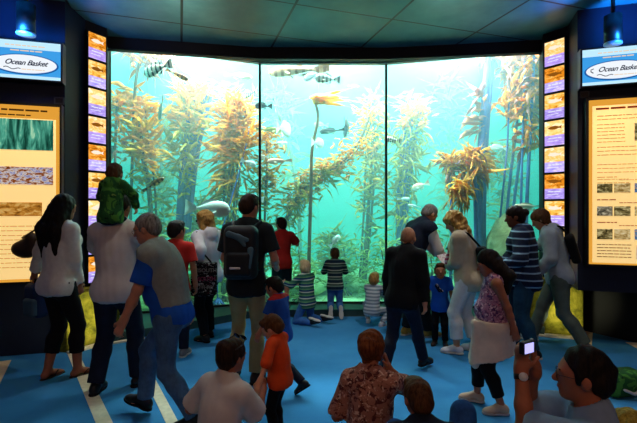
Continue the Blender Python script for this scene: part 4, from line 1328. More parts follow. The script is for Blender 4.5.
            for i, (o, Lf) in enumerate(((.030, .070), (.010, .080), (-.010, .074), (-.029, .058))):
                p = wr + d * (.080 - abs(o) * .12) * Z + th * o * Z * 1.05
                ang = 0.15 + curl * .25
                for j, fr_ in enumerate((.44, .32, .26)):
                    dd = d * math.cos(ang) + n * math.sin(ang) + th * o * 0.9
                    qn = p + nrm(dd) * Lf * fr_ * Z
                    pr.append(Cone(p, qn, fr * (1 - .08 * j), fr * (1 - .08 * (j + 1)), .004 * Z)); p = qn; ang += curl * .85
            p = wr + d * .018 * Z + th * .026 * Z
            q1 = p + nrm(th * .75 + d * .7 + n * .35) * .042 * Z
            q2 = q1 + nrm(th * .25 + d * .85 + n * (.3 + .4 * curl)) * .034 * Z
            pr += [Cone(p, q1, fr * 1.35, fr * 1.15, .012 * Z), Cone(q1, q2, fr * 1.15, fr * .95, .006 * Z)]
            return pr
        s.hL, s.hR = handp(s.elL, s.wrL, -1, s.lhd), handp(s.elR, s.wrR, 1, s.rhd)
        s.footp = []
        for sd in 'LR':
            A, fd, fu = s.feet[sd]; Z = S * (1 + .12 * c)
            rr = np.cross(fd, fu)
            s.footp += [Ell(A - fd * .03 * Z - fu * .045 * Z, (.03 * Z, .038 * Z, .032 * Z), np.stack([rr, fd, fu], 1), .02 * Z), Cone(A - fu * .02 * Z, A + fd * .13 * Z - fu * .058 * Z, .033 * Z, .02 * Z, .03 * Z), Cone(A + fd * .09 * Z - fu * .06 * Z - rr * .012 * Z, A + fd * .155 * Z - fu * .063 * Z + rr * 0.005 * Z, .032 * Z, .02 * Z, .02 * Z, (fu, .5))]
        allp = T + glute + s.aL + s.aR + s.lL + s.lR + s.neckp + s.headp + s.ears + s.hL + s.hR + s.footp
        s.body = sdf_obj('body', allp, s.h, s.skin, s.root)
        # face
        for sd in (-1, 1):
            for nm, mt, pos, r in (('eye', M_white_eye, (sd * .031, .080, .004), (.0135, .010, .0085)), ('iris', M_iris, (sd * .031, .0885, .004), (.006, .004, .0065)), ('eyebrow', M_brow, (sd * .032, .090, .026), (.018, .006, .0042))):
                o = link(nm, ball(mt), None, s.root)
                M = Matrix.LocRotScale(Vector(s.hl(*pos)), Matrix(s.Rh.tolist()).to_quaternion(), Vector(r) * hs)
                o.matrix_local = M
        o = link('lips', ball(M_lips), None, s.root)
        o.matrix_local = Matrix.LocRotScale(Vector(s.hl(0, .0965, -.058)), Matrix(s.Rh.tolist()).to_quaternion(), Vector((.022, .006, .0065)) * hs)
    def dirl(s, d):
        if isinstance(d[0], str): return rotz_(-s.yaw) @ v3(*d[1:])
        return v3(*d)
    # ---------------- clothing
    def sleeve(s, a, sh, el, wr, v, e, flare=0.0):
        out = []
        S = s.S
        if v <= 0.02: return out
        A = a[0]
        t = min(v, 1.0)
        end = sh + (el - sh) * t
        r1 = A.ra + (A.rb - A.ra) * t
        out.append(Cone(sh, end + (nrm(el - sh) * .03 * S if v < 1 else 0), A.ra + e, r1 + e + flare, 0.035 * S, None, [(end, nrm(el - sh))] if v < 1 else []))
        if v > 1.0:
            t = v - 1
            end = el + (wr - el) * t
            out.append(Cone(el, end + nrm(wr - el) * .03 * S, a[1].ra + e, a[2].rb + e * 1.05 + 0.005 * S, 0.03 * S, None, [(end, nrm(wr - el))]))
        return out
    def top(s, mat, name='shirt', sleeve=0.7, hem=0.10, infl=0.014, flare=0.012, hood=False, collar=None, wr=0.004, neck=0.058, zip_=None, seed=1, hemflare=0.0):
        S = s.S; e = infl * S ** 0.5
        pel = s.P - s.u1 * hem * S
        cl = [(pel, -s.u1)]
        pr = [p.grow(e, cl if i < 2 else ()) for i, p in enumerate(s.T)]
        if (sleeve if not isinstance(sleeve, tuple) else max(sleeve)) <= 0.05:
            pr[3] = Cone(s.shL * .62 + s.Sh * .38, s.shR * .62 + s.Sh * .38, s.T[3].ra + e * .7, s.T[3].ra + e * .7, .04 * S)
        pr += [g.grow(e * 1.0, cl) for g in s.glute]
        pr.append(Cone(s.P, pel - s.u1 * .02 * S, .145 * S * s.w + e, (.150 + hemflare) * S * s.w + e, .04 * S, (s.f1, .84), cl))
        bw = (.128 if s.fem else .142) * (1 - .06 * s.c) * S * s.w + e * .6
        pr.append(Cone(s.Wst * .5 + s.Sh * .5 - s.u2 * .06 * S, s.P - s.u1 * .02 * S, bw, bw * 1.02, .06 * S, (s.f1, .76 + .1 * s.c), cl))
        sl = sleeve if isinstance(sleeve, tuple) else (sleeve, sleeve)
        pr += s.sleeve(s.aL, s.shL, s.elL, s.wrL, sl[0], e * 1.05, flare * S) + s.sleeve(s.aR, s.shR, s.elR, s.wrR, sl[1], e * 1.05, flare * S)
        if hood:
            b = s.N - s.f2 * .075 * S - s.u2 * .015 * S
            pr += [Ell(b, (.115 * S, .06 * S, .07 * S), s.R2, .03 * S), Ell(s.N - s.f2 * .11 * S - s.u2 * .07 * S, (.078 * S, .036 * S, .062 * S), s.R2, .03 * S),
                   Cone(s.N + s.r2 * .085 * S, s.N + s.f2 * .08 * S - s.u2 * .06 * S + s.r2 * .03 * S, .035 * S, .03 * S, .03 * S), Cone(s.N - s.r2 * .085 * S, s.N + s.f2 * .08 * S - s.u2 * .06 * S - s.r2 * .03 * S, .035 * S, .03 * S, .03 * S)]
        nk = neck * S * (1.0 + 0.1 * s.c)
        subs = [Ell(s.N + s.u2 * .035 * S + s.f2 * .015 * S, (nk * 1.15, nk * 1.2, .062 * S), s.R2, .01 * S)]
        o = sdf_obj(name, pr, s.h, mat, s.root, wrinkle(wr * S ** .5, 26 / S ** .5, seed), wr * 1.5, subs)
        if collar is not None:
            rr = nk * 1.02
            bm = bmesh.new()
            pts = []
            for i in range(15):
                a = -PI * 1.08 + 0 + (2 * PI * 0.92) * i / 14 - PI * 0.38 + PI * 0.0
                a = PI / 2 + 0.28 + (2 * PI - 0.56) * i / 14
                v = s.N + s.r2 * rr * math.cos(a) + s.f2 * (rr * math.sin(a) + .01 * S) + s.u2 * (.012 - .028 * max(0, math.sin(a))) * S
                pts.append(tuple(v))
            add_tube(bm, pts, [.016 * S] * 15, 8)
            link('collar', bm_mesh('collar', bm, True), collar, s.root)
        return o
    def bottoms(s, mat, name='trousers', leg=1.97, infl=0.012, waist=0.09, flare=0.012, wr=0.004, seed=2):
        S = s.S; e = infl * S ** .5
        wp_ = s.P + s.u1 * waist * S
        cl = [(wp_, s.u1)]
        pr = [s.T[0].grow(e, cl), s.T[1].grow(e, cl)] + [g.grow(e, cl) for g in s.glute]
        for L, hip, kn, ak in ((s.lL, s.hipL, s.knL, s.akL), (s.lR, s.hipR, s.knR, s.akR)):
            t = min(leg, 1.0)
            end = hip + (kn - hip) * t
            if leg <= 1.0:
                d = nrm(kn - hip)
                pr.append(Cone(hip, end + d * .03 * S, L[0].ra + e, L[0].ra + (L[0].rb - L[0].ra) * t + e + flare * 1.8 * S, .04 * S, None, [(end, d)]))
            else:
                pr.append(L[0].grow(e))
                t2 = leg - 1; end = kn + (ak - kn) * t2; d = nrm(ak - kn)
                pr.append(L[1].grow(e, [(end, d)])); pr.append(Cone(L[2].a, ak + d * .03 * S, L[2].ra + e, L[2].rb + e + flare * S, .03 * S, None, [(end, d)]))
        return sdf_obj(name, pr, s.h, mat, s.root, wrinkle(wr * S ** .5, 24 / S ** .5, seed), wr * 1.5)
    def shoes(s, mat, sole, name='shoe', high=0.0):
        S = s.S * (1 + .12 * s.c)
        for sd in 'LR':
            A, fd, fu = s.feet[sd]; r = np.cross(fd, fu); R = np.stack([r, fd, fu], 1)
            gp = A - fu * .062 * S
            pr = [Ell(A - fd * .028 * S - fu * .035 * S, (.040 * S, .050 * S, .052 * S), R, .03 * S), Cone(A - fu * .005 * S + fd * .01 * S, A + fd * .13 * S - fu * .052 * S, .043 * S, .030 * S, .03 * S), Ell(A + fd * .12 * S - fu * .055 * S, (.044 * S, .07 * S, .034 * S), R, .03 * S)]
            if high: pr.append(Cone(A - fu * .02 * S, A + fu * high * S, .045 * S, .046 * S, .02 * S))
            o = sdf_obj(name, pr, max(.006, .0075 * S), mat, s.root, clips=[(gp, -fu)])
            so = [Ell(A - fd * .028 * S - fu * .066 * S, (.043 * S, .055 * S, .06 * S), R, .03 * S), Ell(A + fd * .10 * S - fu * .066 * S, (.047 * S, .095 * S, .06 * S), R, .04 * S)]
            sdf_obj('sole', so, max(.005, .006 * S), sole, o, clips=[(A - fu * .083 * S, -fu), (gp - fu * -.001, fu)])
    def sandals(s, mat):
        S = s.S
        for sd in 'LR':
            A, fd, fu = s.feet[sd]; r = np.cross(fd, fu); R = np.stack([r, fd, fu], 1)
            so = [Ell(A - fd * .02 * S - fu * .09 * S, (.042 * S, .055 * S, .06 * S), R, .03 * S), Ell(A + fd * .10 * S - fu * .09 * S, (.047 * S, .09 * S, .06 * S), R, .04 * S)]
            o = sdf_obj('sandal', so, .006, mat, s.root, clips=[(A - fu * .092 * S, -fu), (A - fu * .072 * S, fu)])
            for e in (-1, 1):
                pts = [A + fd * .13 * S - fu * .05 * S, A + fd * .09 * S - fu * .030 * S + r * e * .025 * S, A + fd * .04 * S - fu * .06 * S + r * e * .045 * S]
                tube_obj('strap', [tuple(p) for p in pts], .006, mat, o, 6)
    # ---------------- hair
    def hair(s, style, mat, length=0.3, name='hair', rough=0.006, seed=5, fringe=True):
        hs, R = s.hs, s.Rh
        E = lambda c, r, k=.03, cl=(): Ell(s.hl(*c), np.array(r) * hs, R, k * hs, cl)
        K = lambda a, b, ra, rb, k=.03, fl=None: Cone(s.hl(*a), s.hl(*b), ra * hs, rb * hs, k * hs, fl)
        fn = R @ nrm([0, .62, -.78])
        subs = [E((0, .125, -.045), (.066, .075, .098), .012)]
        cl = [(s.hl(0, .086, .070), fn)]
        if style in ('short', 'buzz'):
            t = .002 if style == 'buzz' else .006
            pr = [E((0, -.016, .036), (.077 + t, .0965 + t, .091 + t), .03, [(s.hl(0, .080, .070 if style == 'short' else .085), R @ nrm([0, .58, -.82]))]),
                  E((0, -.058, -.012), (.064 + t * .5, .054 + t * .5, .064), .04, [(s.hl(0, -.030, 0), R @ nrm([0, 1, -.25]))])]
            for sd in (-1, 1): pr.append(E((sd * .068, .022, .012), (.010, .016, .034), .02))
            if style == 'short' and fringe: pr.append(E((0, .052, .092), (.060, .040, .028), .04))
        elif style == 'bob':
            pr = [E((0, -.014, .034), (.090, .110, .104)), K((.060, -.02, .03), (.066, -.02, -.055), .034, .020), K((-.060, -.02, .03), (-.066, -.02, -.055), .034, .020), K((0, -.06, .0), (0, -.055, -.065), .062, .040)]
        elif style == 'curly':
            pr = [E((0, -.016, .040), (.105, .118, .108)), K((.07, -.02, .03), (.085, -.03, -.13), .045, .04), K((-.07, -.02, .03), (-.085, -.03, -.13), .045, .04), K((0, -.07, .0), (0, -.085, -.16), .075, .06)]
            rough = max(rough, .016)
        elif style in ('long', 'tail', 'bun', 'updo'):
            pr = [E((0, -.016, .034), (.088, .110, .104)), E((0, -.06, -.03), (.07, .055, .07))]
            dn = v3(0, 0, -1)
            if style == 'long':
                b0 = s.hl(0, -.085, -.03)
                back = -s.f2
                for x in (-.05, 0, .05):
                    st = s.hl(x * 1.1, -.075, -.02); en = st + dn * length + back * (.06 * hs) + s.Rh[:, 0] * x * .5
                    mid = st + dn * length * .45 + back * .075 * hs + s.Rh[:, 0] * x * .6
                    pr += [Cone(st, mid, .052 * hs, .064 * hs, .03 * hs), Cone(mid, en, .064 * hs, .034 * hs, .03 * hs)]
                for x in (-1, 1): pr.append(K((x * .07, -.02, .03), (x * .088, -.03, -.14), .03, .026))
            elif style == 'tail':
                st = s.hl(0, -.105, .03); m = st - s.f2 * .05 * hs + dn * .05 * hs; en = m + dn * length - s.f2 * .0
                pr += [Cone(st, m, .03 * hs, .036 * hs, .02 * hs), Cone(m, en, .042 * hs, .02 * hs, .02 * hs)]
            elif style == 'bun':
                pr += [E((0, -.125, .03), (.045, .04, .045), .015)]
            elif style == 'updo':
                pr += [E((0, -.075, .07), (.075, .055, .05), .04), E((0, -.09, .0), (.06, .04, .05), .03)]
        if style not in ('short', 'buzz'):
            subs.append(E((0, .10, -.14), (.12, .10, .075), .01))
        return sdf_obj(name, pr, s.h * 0.85, mat, s.root, wrinkle(rough * hs, 75 / hs, seed, .35), rough * 1.5, subs,
                       clips=() )
    def glasses(s, mat, sunny=None):
        hs = s.hs
        bm = bmesh.new()
        for sd in (-1, 1):
            pts = [tuple(s.hl(sd * .033 + .021 * math.cos(a), .104, .002 + .017 * math.sin(a))) for a in [2 * PI * i / 14 for i in range(15)]]
            add_tube(bm, pts, 0.0014 * hs, 6, False)
            add_tube(bm, [tuple(s.hl(sd * .054, .102, .006)), tuple(s.hl(sd * .078, .05, .008)), tuple(s.hl(sd * .080, -.01, .006))], 0.0014 * hs, 6)
        add_tube(bm, [tuple(s.hl(-.012, .106, .006)), tuple(s.hl(.012, .106, .006))], 0.0014 * hs, 6)
        o = link('eyeglasses', bm_mesh('eyeglasses', bm, True), mat, s.root)
        if sunny:
            for sd in (-1, 1):
                l = link('lens', ball(sunny), None, o)
                l.matrix_local = Matrix.LocRotScale(Vector(s.hl(sd * .033, .104, .002)), Matrix(s.Rh.tolist()).to_quaternion(), Vector((.021, .003, .017)) * hs)
        return o
    def part(s, name, prims, mat, h=None, wr=0.0, seed=3, subs=(), clips=()):
        return sdf_obj(name, prims, h or s.h, mat, s.root, wrinkle(wr, 25, seed) if wr else None, wr * 1.5, subs, clips)

def world_thing(person, name, label, cat, group=None):
    """a thing carried by a person, in the person's own frame"""
    return thing(name, label, cat, tuple(person.loc), person.yaw, group)
# ------------------------------------------------------------------ fabrics
W_WHITE = m_plain('white_knit', '#d8d2cc', 0.9, 0.2, 0.08, 30); W_TEE = m_plain('white_cotton', '#d6ccc4', 0.9, 0.2, 0.08, 12)
W_HOOD = m_plain('white_fleece', '#dfe0e4', 0.95, 0.15, 0.08, 16)
F_BLACK = m_plain('black_cotton', '#0d0f12', 0.9, 0.2, 0.2, 14); F_CHAR = m_plain('charcoal_cotton', '#1a2124', 0.9, 0.2, 0.2, 14)
F_NAVYV = m_plain('navy_vest_cloth', '#131c30', 0.85, 0.25, 0.2, 14); F_KHAKI = m_plain('khaki_cotton', '#94855a', 0.9, 0.2, 0.18, 9)
F_RED = m_plain('red_cotton', '#b3261f', 0.9, 0.2, 0.15, 10); F_ORANGE = m_plain('orange_cotton', '#d8481a', 0.9, 0.2, 0.15, 10)
F_BLUE = m_plain('blue_cotton', '#1a55b8', 0.9, 0.2, 0.15, 10); F_POLO = m_plain('blue_polo_cotton', '#1c4a94', 0.9, 0.2, 0.15, 10)
F_SKYPOLO = m_plain('grey_blue_polo', '#86a2c0', 0.9, 0.2, 0.14, 9); F_COLLAR = m_plain('pale_collar', '#c8d2dc', 0.9, 0.2, 0.08, 14)
F_GREYSW = m_plain('grey_sweater_knit', '#8d948c', 0.95, 0.15, 0.12, 28); F_BEIGE = m_plain('beige_jacket_cloth', '#b5a78e', 0.9, 0.2, 0.12, 12)
F_CREAM = m_plain('cream_cotton', '#d0c8bc', 0.9, 0.2, 0.1, 12); F_HOODG = m_plain('light_grey_fleece', '#8f9ba3', 0.95, 0.15, 0.12, 14)
F_OLIVE_T = m_plain('grey_green_cotton', '#55625a', 0.9, 0.2, 0.2, 10); F_TEAL = m_plain('dark_teal_cotton', '#173238', 0.9, 0.2, 0.2, 10)
F_PINKW = m_plain('pale_beige_wrap', '#dcc6b2', 0.9, 0.2, 0.12, 12)
D_DARK = m_denim('dark_denim', '#131b2e'); D_MID = m_denim('mid_blue_denim', '#2a4a74'); D_BLUE = m_denim('bright_blue_denim', '#24508e'); D_TEAL = m_denim('teal_denim', '#1c3d52')
CAMO = m_print('green_camouflage', '#24582a', [('#4a8a34', 0.52), ('#12301a', 0.60), ('#86a84a', 0.66)], 12)
FLORAL = m_print('floral_blouse_print', '#a8705e', [('#5a2c2c', 0.52), ('#e0b8a0', 0.58), ('#7a4a3a', 0.62)], 26)
PURPLE = m_print('purple_top_print', '#b07a98', [('#5a3a68', 0.5), ('#e8c4d0', 0.55), ('#c04a68', 0.63)], 30)
TOTE = m_print('black_tote_print', '#0e0f12', [('#b8b8b8', 0.58), ('#a83a5a', 0.64)], 22, 0.85, (1, 1, 2.4))
ST_GREEN = m_stripes('green_blue_striped_jersey', ['#2f6a58', '#cdd6c8', '#24466c', '#5f9a6a'], 0.085, widths=[.35, .15, .3, .2])
ST_NAVY = m_stripes('navy_grey_striped_jersey', ['#1d3340', '#7f9a88', '#24463c', '#b6c4b0'], 0.10, widths=[.45, .18, .22, .15])
ST_BABY = m_stripes('pale_striped_romper', ['#7f8f9a', '#c4ccd0'], 0.045)
ST_HOOD = m_stripes('navy_white_striped_hoodie', ['#0f1a30', '#7c9cb4', '#142444', '#0f1a30'], 0.075, widths=[.45, .2, .15, .2])
ST_BRB = m_stripes('blue_and_red_tee', ['#1b4c9c', '#16408c', '#a02420', '#1b4c9c'], 0.5, widths=[.3, .35, .08, .27])
S_BLACK = m_plain('black_shoe_leather', '#0b0b0d', 0.5, 0.4, 0.15, 20); S_WHITE = m_plain('white_sneaker', '#d8dade', 0.7, 0.3, 0.06, 20)
S_SOLEW = m_plain('pale_sole', '#b9b9b4', 0.8, 0.2, 0.08, 20); S_SOLED = m_plain('dark_sole', '#16161a', 0.8, 0.2, 0.1, 20)
S_TAN = m_plain('yellow_tan_shoe', '#a88a3a', 0.7, 0.3, 0.1, 20); S_GREY = m_plain('grey_shoe', '#7c8288', 0.7, 0.3, 0.1, 20)
S_BEIGE = m_plain('beige_shoe', '#c0a890', 0.7, 0.3, 0.1, 20); S_BROWN = m_plain('brown_leather', '#2a1a14', 0.55, 0.35, 0.15, 14)
M_wire = m_plain('dark_wire_frame', '#15171a', 0.35, 0.5, 0.05, 20); M_lensd = m_plain('dark_lens', '#07090c', 0.1, 0.6, 0.0)
DN = {'fd': (0, -1, 0.0), 'fu': (0, 0, -1)}
def kneel(p_, S, x=.09, y=-.12):   # ankle behind, sole up
    return dict(a=(x, y, .065 * S), fd=(0, -1, -.05), fu=(0, .05, -1))

# ---- 1 woman with long dark hair at the left board
p = Person('woman with long dark hair in a white sweater, black capris and flip-flops', 59, 4.08, -28, 1.76, fem=True, skin=SKIN_B, head=(4, 8, 0), lean=(2, 0, 0),
           rh=('w', 80, 292, 4.15), lh=('w', 35, 272, 4.35), lf=(-.10, -.05, .08), rf=(.10, .12, .08))
p.top(W_WHITE, 'sweater', 1.96, .10, .02, wr=.006); p.bottoms(F_BLACK, 'capri_trousers', 1.62, .012); p.sandals(S_BROWN); p.hair('long', H_BLACK, .44)
b = world_thing(p, 'handbag', 'dark brown shoulder bag behind the long-haired woman', 'bag')
sdf_obj('bag_body', [Ell(p.tl(('w', 25, 249, 4.45)), (.15, .075, .095), rotz_(rad(20)), .05), Ell(p.tl(('w', 31, 241, 4.45)), (.10, .06, .09), None, .05)], .010, S_BROWN, b, wrinkle(.006, 18, 4), .01)
q0 = p.tl(('w', 27, 238, 4.45)); tube_obj('bag_strap', [tuple(q0 + v3(-.09, 0, 0)), tuple(p.shL + v3(-.06, -.10, .0)), tuple(p.shL + v3(.0, -.02, .07)), tuple(p.shL + v3(-.03, .08, -.03)), tuple(q0 + v3(.10, .03, 0))], .010, S_BROWN, b)
M_RUCK = m_plain('navy_rucksack_cloth', '#17305c', 0.8, 0.3, 0.25, 10); M_RUCK2 = m_plain('grey_blue_rucksack_panel', '#3c5a6a', 0.8, 0.3, 0.2, 10)
b = world_thing(p, 'rucksack', 'navy and grey rucksack hanging from the hand of the long-haired woman', 'bag')
c0 = p.wrL + v3(-.01, .02, -.30)
sdf_obj('bag_body', [RBox(c0, (.13, .08, .17), None, .06)], .010, M_RUCK, b, wrinkle(.006, 18, 6), .01)
sdf_obj('bag_pocket', [RBox(c0 + v3(.03, -.08, -.06), (.09, .035, .09), None, .03)], .009, M_RUCK2, b)
tube_obj('bag_handle', [tuple(c0 + v3(-.05, 0, .15)), tuple(p.wrL + v3(-.03, .02, -.09)), tuple(p.wrL + v3(.03, .02, -.09)), tuple(c0 + v3(.05, 0, .15))], .011, F_BLACK, b)

# ---- 2 man carrying a child on his shoulders
p = Person('man in white T-shirt and dark jeans carrying a child on his shoulders', 116, 3.8, -6, 1.76, w=1.04, skin=SKIN_B, lean=(3, 0, 0), head=(6, 0, 0),
           lh=(-.12, .20, 1.40), rh=(.12, .20, 1.40), lel=(-1, 0, -1), rel=(1, 0, -1), lf=(-.14, -.08, .08), rf=(.13, .14, .08), lhd=dict(curl=.8, d=(.5, .3, .6)), rhd=dict(curl=.8, d=(-.5, .3, .6)))
p.top(W_TEE, 'shirt', .85, .10, .024, .03, wr=.007); p.bottoms(D_DARK, 'jeans', 1.97, .016, flare=.02); p.shoes(S_BLACK, S_SOLED); p.hair('short', H_DKBROWN)
man2 = p
q = Person('small child in a green camouflage hoodie riding on the shoulders of the man', 116, 3.8, -6, 0.98, 0.95, skin=SKIN_A, z0=0, pel=(0, -.075, 1.565), lean=(8, 0, 0), head=(8, 10, 0),
           lh=(-.13, .10, 1.64), rh=(.13, .10, 1.64), lel=(-1, -.3, .1), rel=(1, -.3, .1), lf=dict(a=(-.115, .20, 1.27), fd=(0, .8, -.5)), rf=dict(a=(.115, .20, 1.27), fd=(0, .8, -.5)), lkn=(-.2, 1, .6), rkn=(.2, 1, .6))
q.top(CAMO, 'hoodie', 1.95, .10, .022, hood=True, wr=.006); q.bottoms(D_DARK, 'trousers', 1.95, .012); q.shoes(S_GREY, S_SOLEW); q.hair('short', H_BROWN, rough=.008)

# ---- 4 older man walking left
p = Person('grey-haired man with glasses, blue polo and jeans striding to the left', 172, 3.25, 82, 1.64, w=1.05, skin=SKIN_A, belly=.02, lean=(17, 0, 10), head=(14, 4, 0), pel=(0, 0, .83),
           lh=('w', 117, 338, 3.0), lel=(0, -1, -.2), rh=(.26, .0, .80), lf=dict(a=(-.10, -.22, .09), fd=(-.1, 1, -.15), fu=(0, .15, 1)), rf=dict(a=(.09, .27, .115), fd=(.1, 1, .28), fu=(0, -.28, 1)), h=.0075, lhd=dict(curl=.7))
p.top(F_BLUE, 'polo_shirt', .82, .07, .016, .02, collar=F_BLUE, wr=.004); p.bottoms(m_denim('washed_denim', '#46688c'), 'jeans', 1.98, .011, flare=.018, wr=.006); p.shoes(S_BLACK, S_SOLED); p.hair('short', H_GREY, fringe=False, rough=.004); p.glasses(M_wire)
S = p.S
e = .046
cut = [(p.Sh + p.f2 * .045, p.f2)]
pr = [p.T[2].grow(e, cut), p.T[3].grow(e - .006, [(p.Sh + p.f2 * .07, p.f2)]), p.T[4].grow(.022), p.T[5].grow(.022), p.T[1].grow(e, cut + [(p.P + p.u1 * .06, -p.u1)])]
for sd, sh in ((-1, p.shL), (1, p.shR)):
    a = sh + p.f2 * .05 - p.r2 * sd * .05 + p.u2 * .03
    bq = p.Wst * .45 + p.Sh * .55 + p.f2 * .15 + p.r2 * sd * .07
    pr += [Cone(sh * .7 + p.N * .3 + p.u2 * .02, a, .05, .042, .03), Cone(a, bq, .042, .036, .03), Cone(bq, bq - p.u2 * .22 - p.r2 * sd * .05 + p.f2 * .02, .036, .03, .03)]
p.part('sweater', pr, F_GREYSW, wr=.006, subs=[Ell(p.N + p.u2 * .05 + p.f2 * .02, (.072, .075, .065), p.R2, .01)])

# ---- 5 boy behind
p = Person('dark-haired boy in red shirt half hidden behind the striding man', 175, 4.7, 5, 1.52, 0.3, skin=SKIN_B, head=(0, -30, 0))
p.top(F_RED, 'shirt', .7, .12, .016, .02); p.bottoms(D_DARK, 'jeans'); p.shoes(S_GREY, S_SOLEW); p.hair('short', H_BLACK)

# ---- 6 blonde woman with tote
p = Person('blonde woman in white hooded top and black trousers with a printed tote bag', 208, 5.3, 52, 1.6, fem=True, skin=SKIN_A, head=(6, 22, 0), lean=(2, 0, 0), lh=('w', 199, 262, 5.15), rh=(.16, .20, 1.0), lf=(-.09, -.06, .08), rf=(.09, .08, .08))
p.top(W_HOOD, 'hooded_top', 1.95, .12, .024, hood=True, wr=.007); p.bottoms(F_BLACK, 'trousers', 1.97, .014); p.shoes(S_BLACK, S_SOLED); p.hair('curly', H_BLOND, rough=.010); p.glasses(M_wire, M_lensd)
b = world_thing(p, 'tote_bag', 'black tote bag with pale printed lettering on the hip of the blonde woman', 'bag')
c0 = p.tl(('w', 204, 279, 5.05)); Rb = rotz_(rad(-52 + 5))
sdf_obj('bag_body', [RBox(c0, (.15, .055, .20), Rb, .03)], .010, TOTE, b, wrinkle(.006, 16, 3), .01)
for dx_ in (-.09, .09):
    tube_obj('bag_strap', [tuple(c0 + Rb @ v3(dx_, 0, .19)), tuple((c0 + Rb @ v3(dx_ * .5, 0, .19)) * .5 + (p.shL + v3(-.05, dx_ * .3, 0)) * .5), tuple(p.shL + v3(-.03, dx_ * .35, .055)), tuple(p.shL + v3(.03, dx_ * .3, .06))], .010, F_BLACK, b)
M_LET = m_plain('pale_print', '#77756f', 0.8, 0.2, 0.05); M_LETP = m_plain('pink_print', '#8a3450', 0.8, 0.2, 0.05)
Mb = Matrix.Translation(Vector(c0)) @ Matrix(Rb.tolist()).to_4x4()
for i, row in enumerate(((('THIS', -.085, M_LET), ('SOUTH', .055, M_LET)), (('MY', -.09, M_LETP), ('SOUTH', .04, M_LETP)), (('SOUTH', -.05, M_LET), ('MY', .085, M_LET)))):
    for tx, xx, mt in row:
        o = lettering('lettering', tx, xx, .09 - i * .10, .062, -.060, mt, b, 0, .001); o.matrix_local = Mb

# ---- 7 man with backpack
p = Person('man in dark T-shirt and khaki trousers wearing a black backpack', 247, 4.05, -6, 1.76, w=.97, skin=SKIN_A, head=(4, -22, 0), lean=(1, 0, 0), lh=(-.17, .26, 1.08), rh=(.24, .22, 1.04), lel=(-.35, -.8, -.6), rel=(.4, -.8, -.6), lf=(-.13, .04, .08), rf=(.10, -.06, .08), lhd=dict(d=(.5, 1, .3), curl=.7), rhd=dict(d=(-.5, 1, .3), curl=.7))
p.top(F_CHAR, 'shirt', .75, .10, .018, .025, wr=.006); p.bottoms(F_KHAKI, 'trousers', 1.97, .012, flare=.02, wr=.006); p.shoes(S_BROWN, S_SOLED); p.hair('short', H_DKBROWN)
b = world_thing(p, 'backpack', 'black and grey-blue backpack worn by the man in khaki trousers', 'backpack')
M_PACK = m_plain('black_pack_nylon', '#11171c', 0.6, 0.35, 0.2, 14); M_PACK2 = m_plain('grey_blue_pack_panel', '#41606e', 0.6, 0.35, 0.15, 14)
c0 = p.Wst * .62 + p.Sh * .38 - p.f2 * .20 - p.u2 * .03
sdf_obj('pack_body', [RBox(c0, (.155, .085, .245), p.R2, .07)], .010, M_PACK, b, wrinkle(.005, 18, 8), .01)
sdf_obj('pack_pocket', [RBox(c0 - p.f2 * .08 - p.u2 * .10, (.115, .04, .11), p.R2, .035)], .009, M_PACK, b)
sdf_obj('pack_panel', [Cone(c0 - p.f2 * .085 + p.u2 * .17 - p.r2 * .09, c0 - p.f2 * .095 + p.u2 * .12 + p.r2 * .08, .03, .02, .02, (p.f2, .5)), Cone(c0 - p.f2 * .09 + p.u2 * .14, c0 - p.f2 * .10 + p.u2 * .07 + p.r2 * .06, .024, .016, .02, (p.f2, .5))], .008, M_PACK2, b)
sdf_obj('pack_panel', [Cone(c0 - p.f2 * .085 + p.u2 * .03 + p.r2 * .11, c0 - p.f2 * .10 - p.u2 * .12 + p.r2 * .09, .03, .028, .02, (p.f2, .5))], .008, M_PACK2, b)
sdf_obj('pack_panel', [Cone(c0 - p.f2 * .118 - p.u2 * .13 - p.r2 * .06, c0 - p.f2 * .118 - p.u2 * .13 + p.r2 * .02, .014, .012, .02, (p.f2, .6))], .007, W_TEE, b)
for sd, sh in ((-1, p.shL), (1, p.shR)):
    tube_obj('pack_strap', [tuple(c0 + p.u2 * .2 + p.r2 * sd * .08 + p.f2 * .05), tuple(sh * .75 + p.N * .25 + p.u2 * .055 - p.f2 * .02), tuple(sh * .8 + p.N * .2 + p.f2 * .09), tuple(sh * .8 + p.Wst * .2 + p.f2 * .13 - p.u2 * .06), tuple(c0 - p.u2 * .16 + p.r2 * sd * .15 + p.f2 * .06)], .018, M_PACK, b)

# ---- 8 boy in red at the glass
p = Person('boy in red T-shirt and dark shorts standing on the ledge at the glass', 282, 6.68, 12, 1.42, 0.35, skin=SKIN_A, z0=GZ0, head=(2, 20, 0), lh=(-.14, .22, 1.10), rh=(.12, .22, 1.02), lel=(-1, -.2, -.8), rel=(1, -.2, -.8), lhd=dict(d=(.3, .4, 1), n=(0, 1, -.3), curl=.4))
p.top(F_RED, 'shirt', .75, .14, .020, .025, wr=.006); p.bottoms(F_TEAL, 'shorts', .98, .018, flare=.02); p.shoes(S_BLACK, S_SOLEW); p.hair('short', H_DKBROWN)
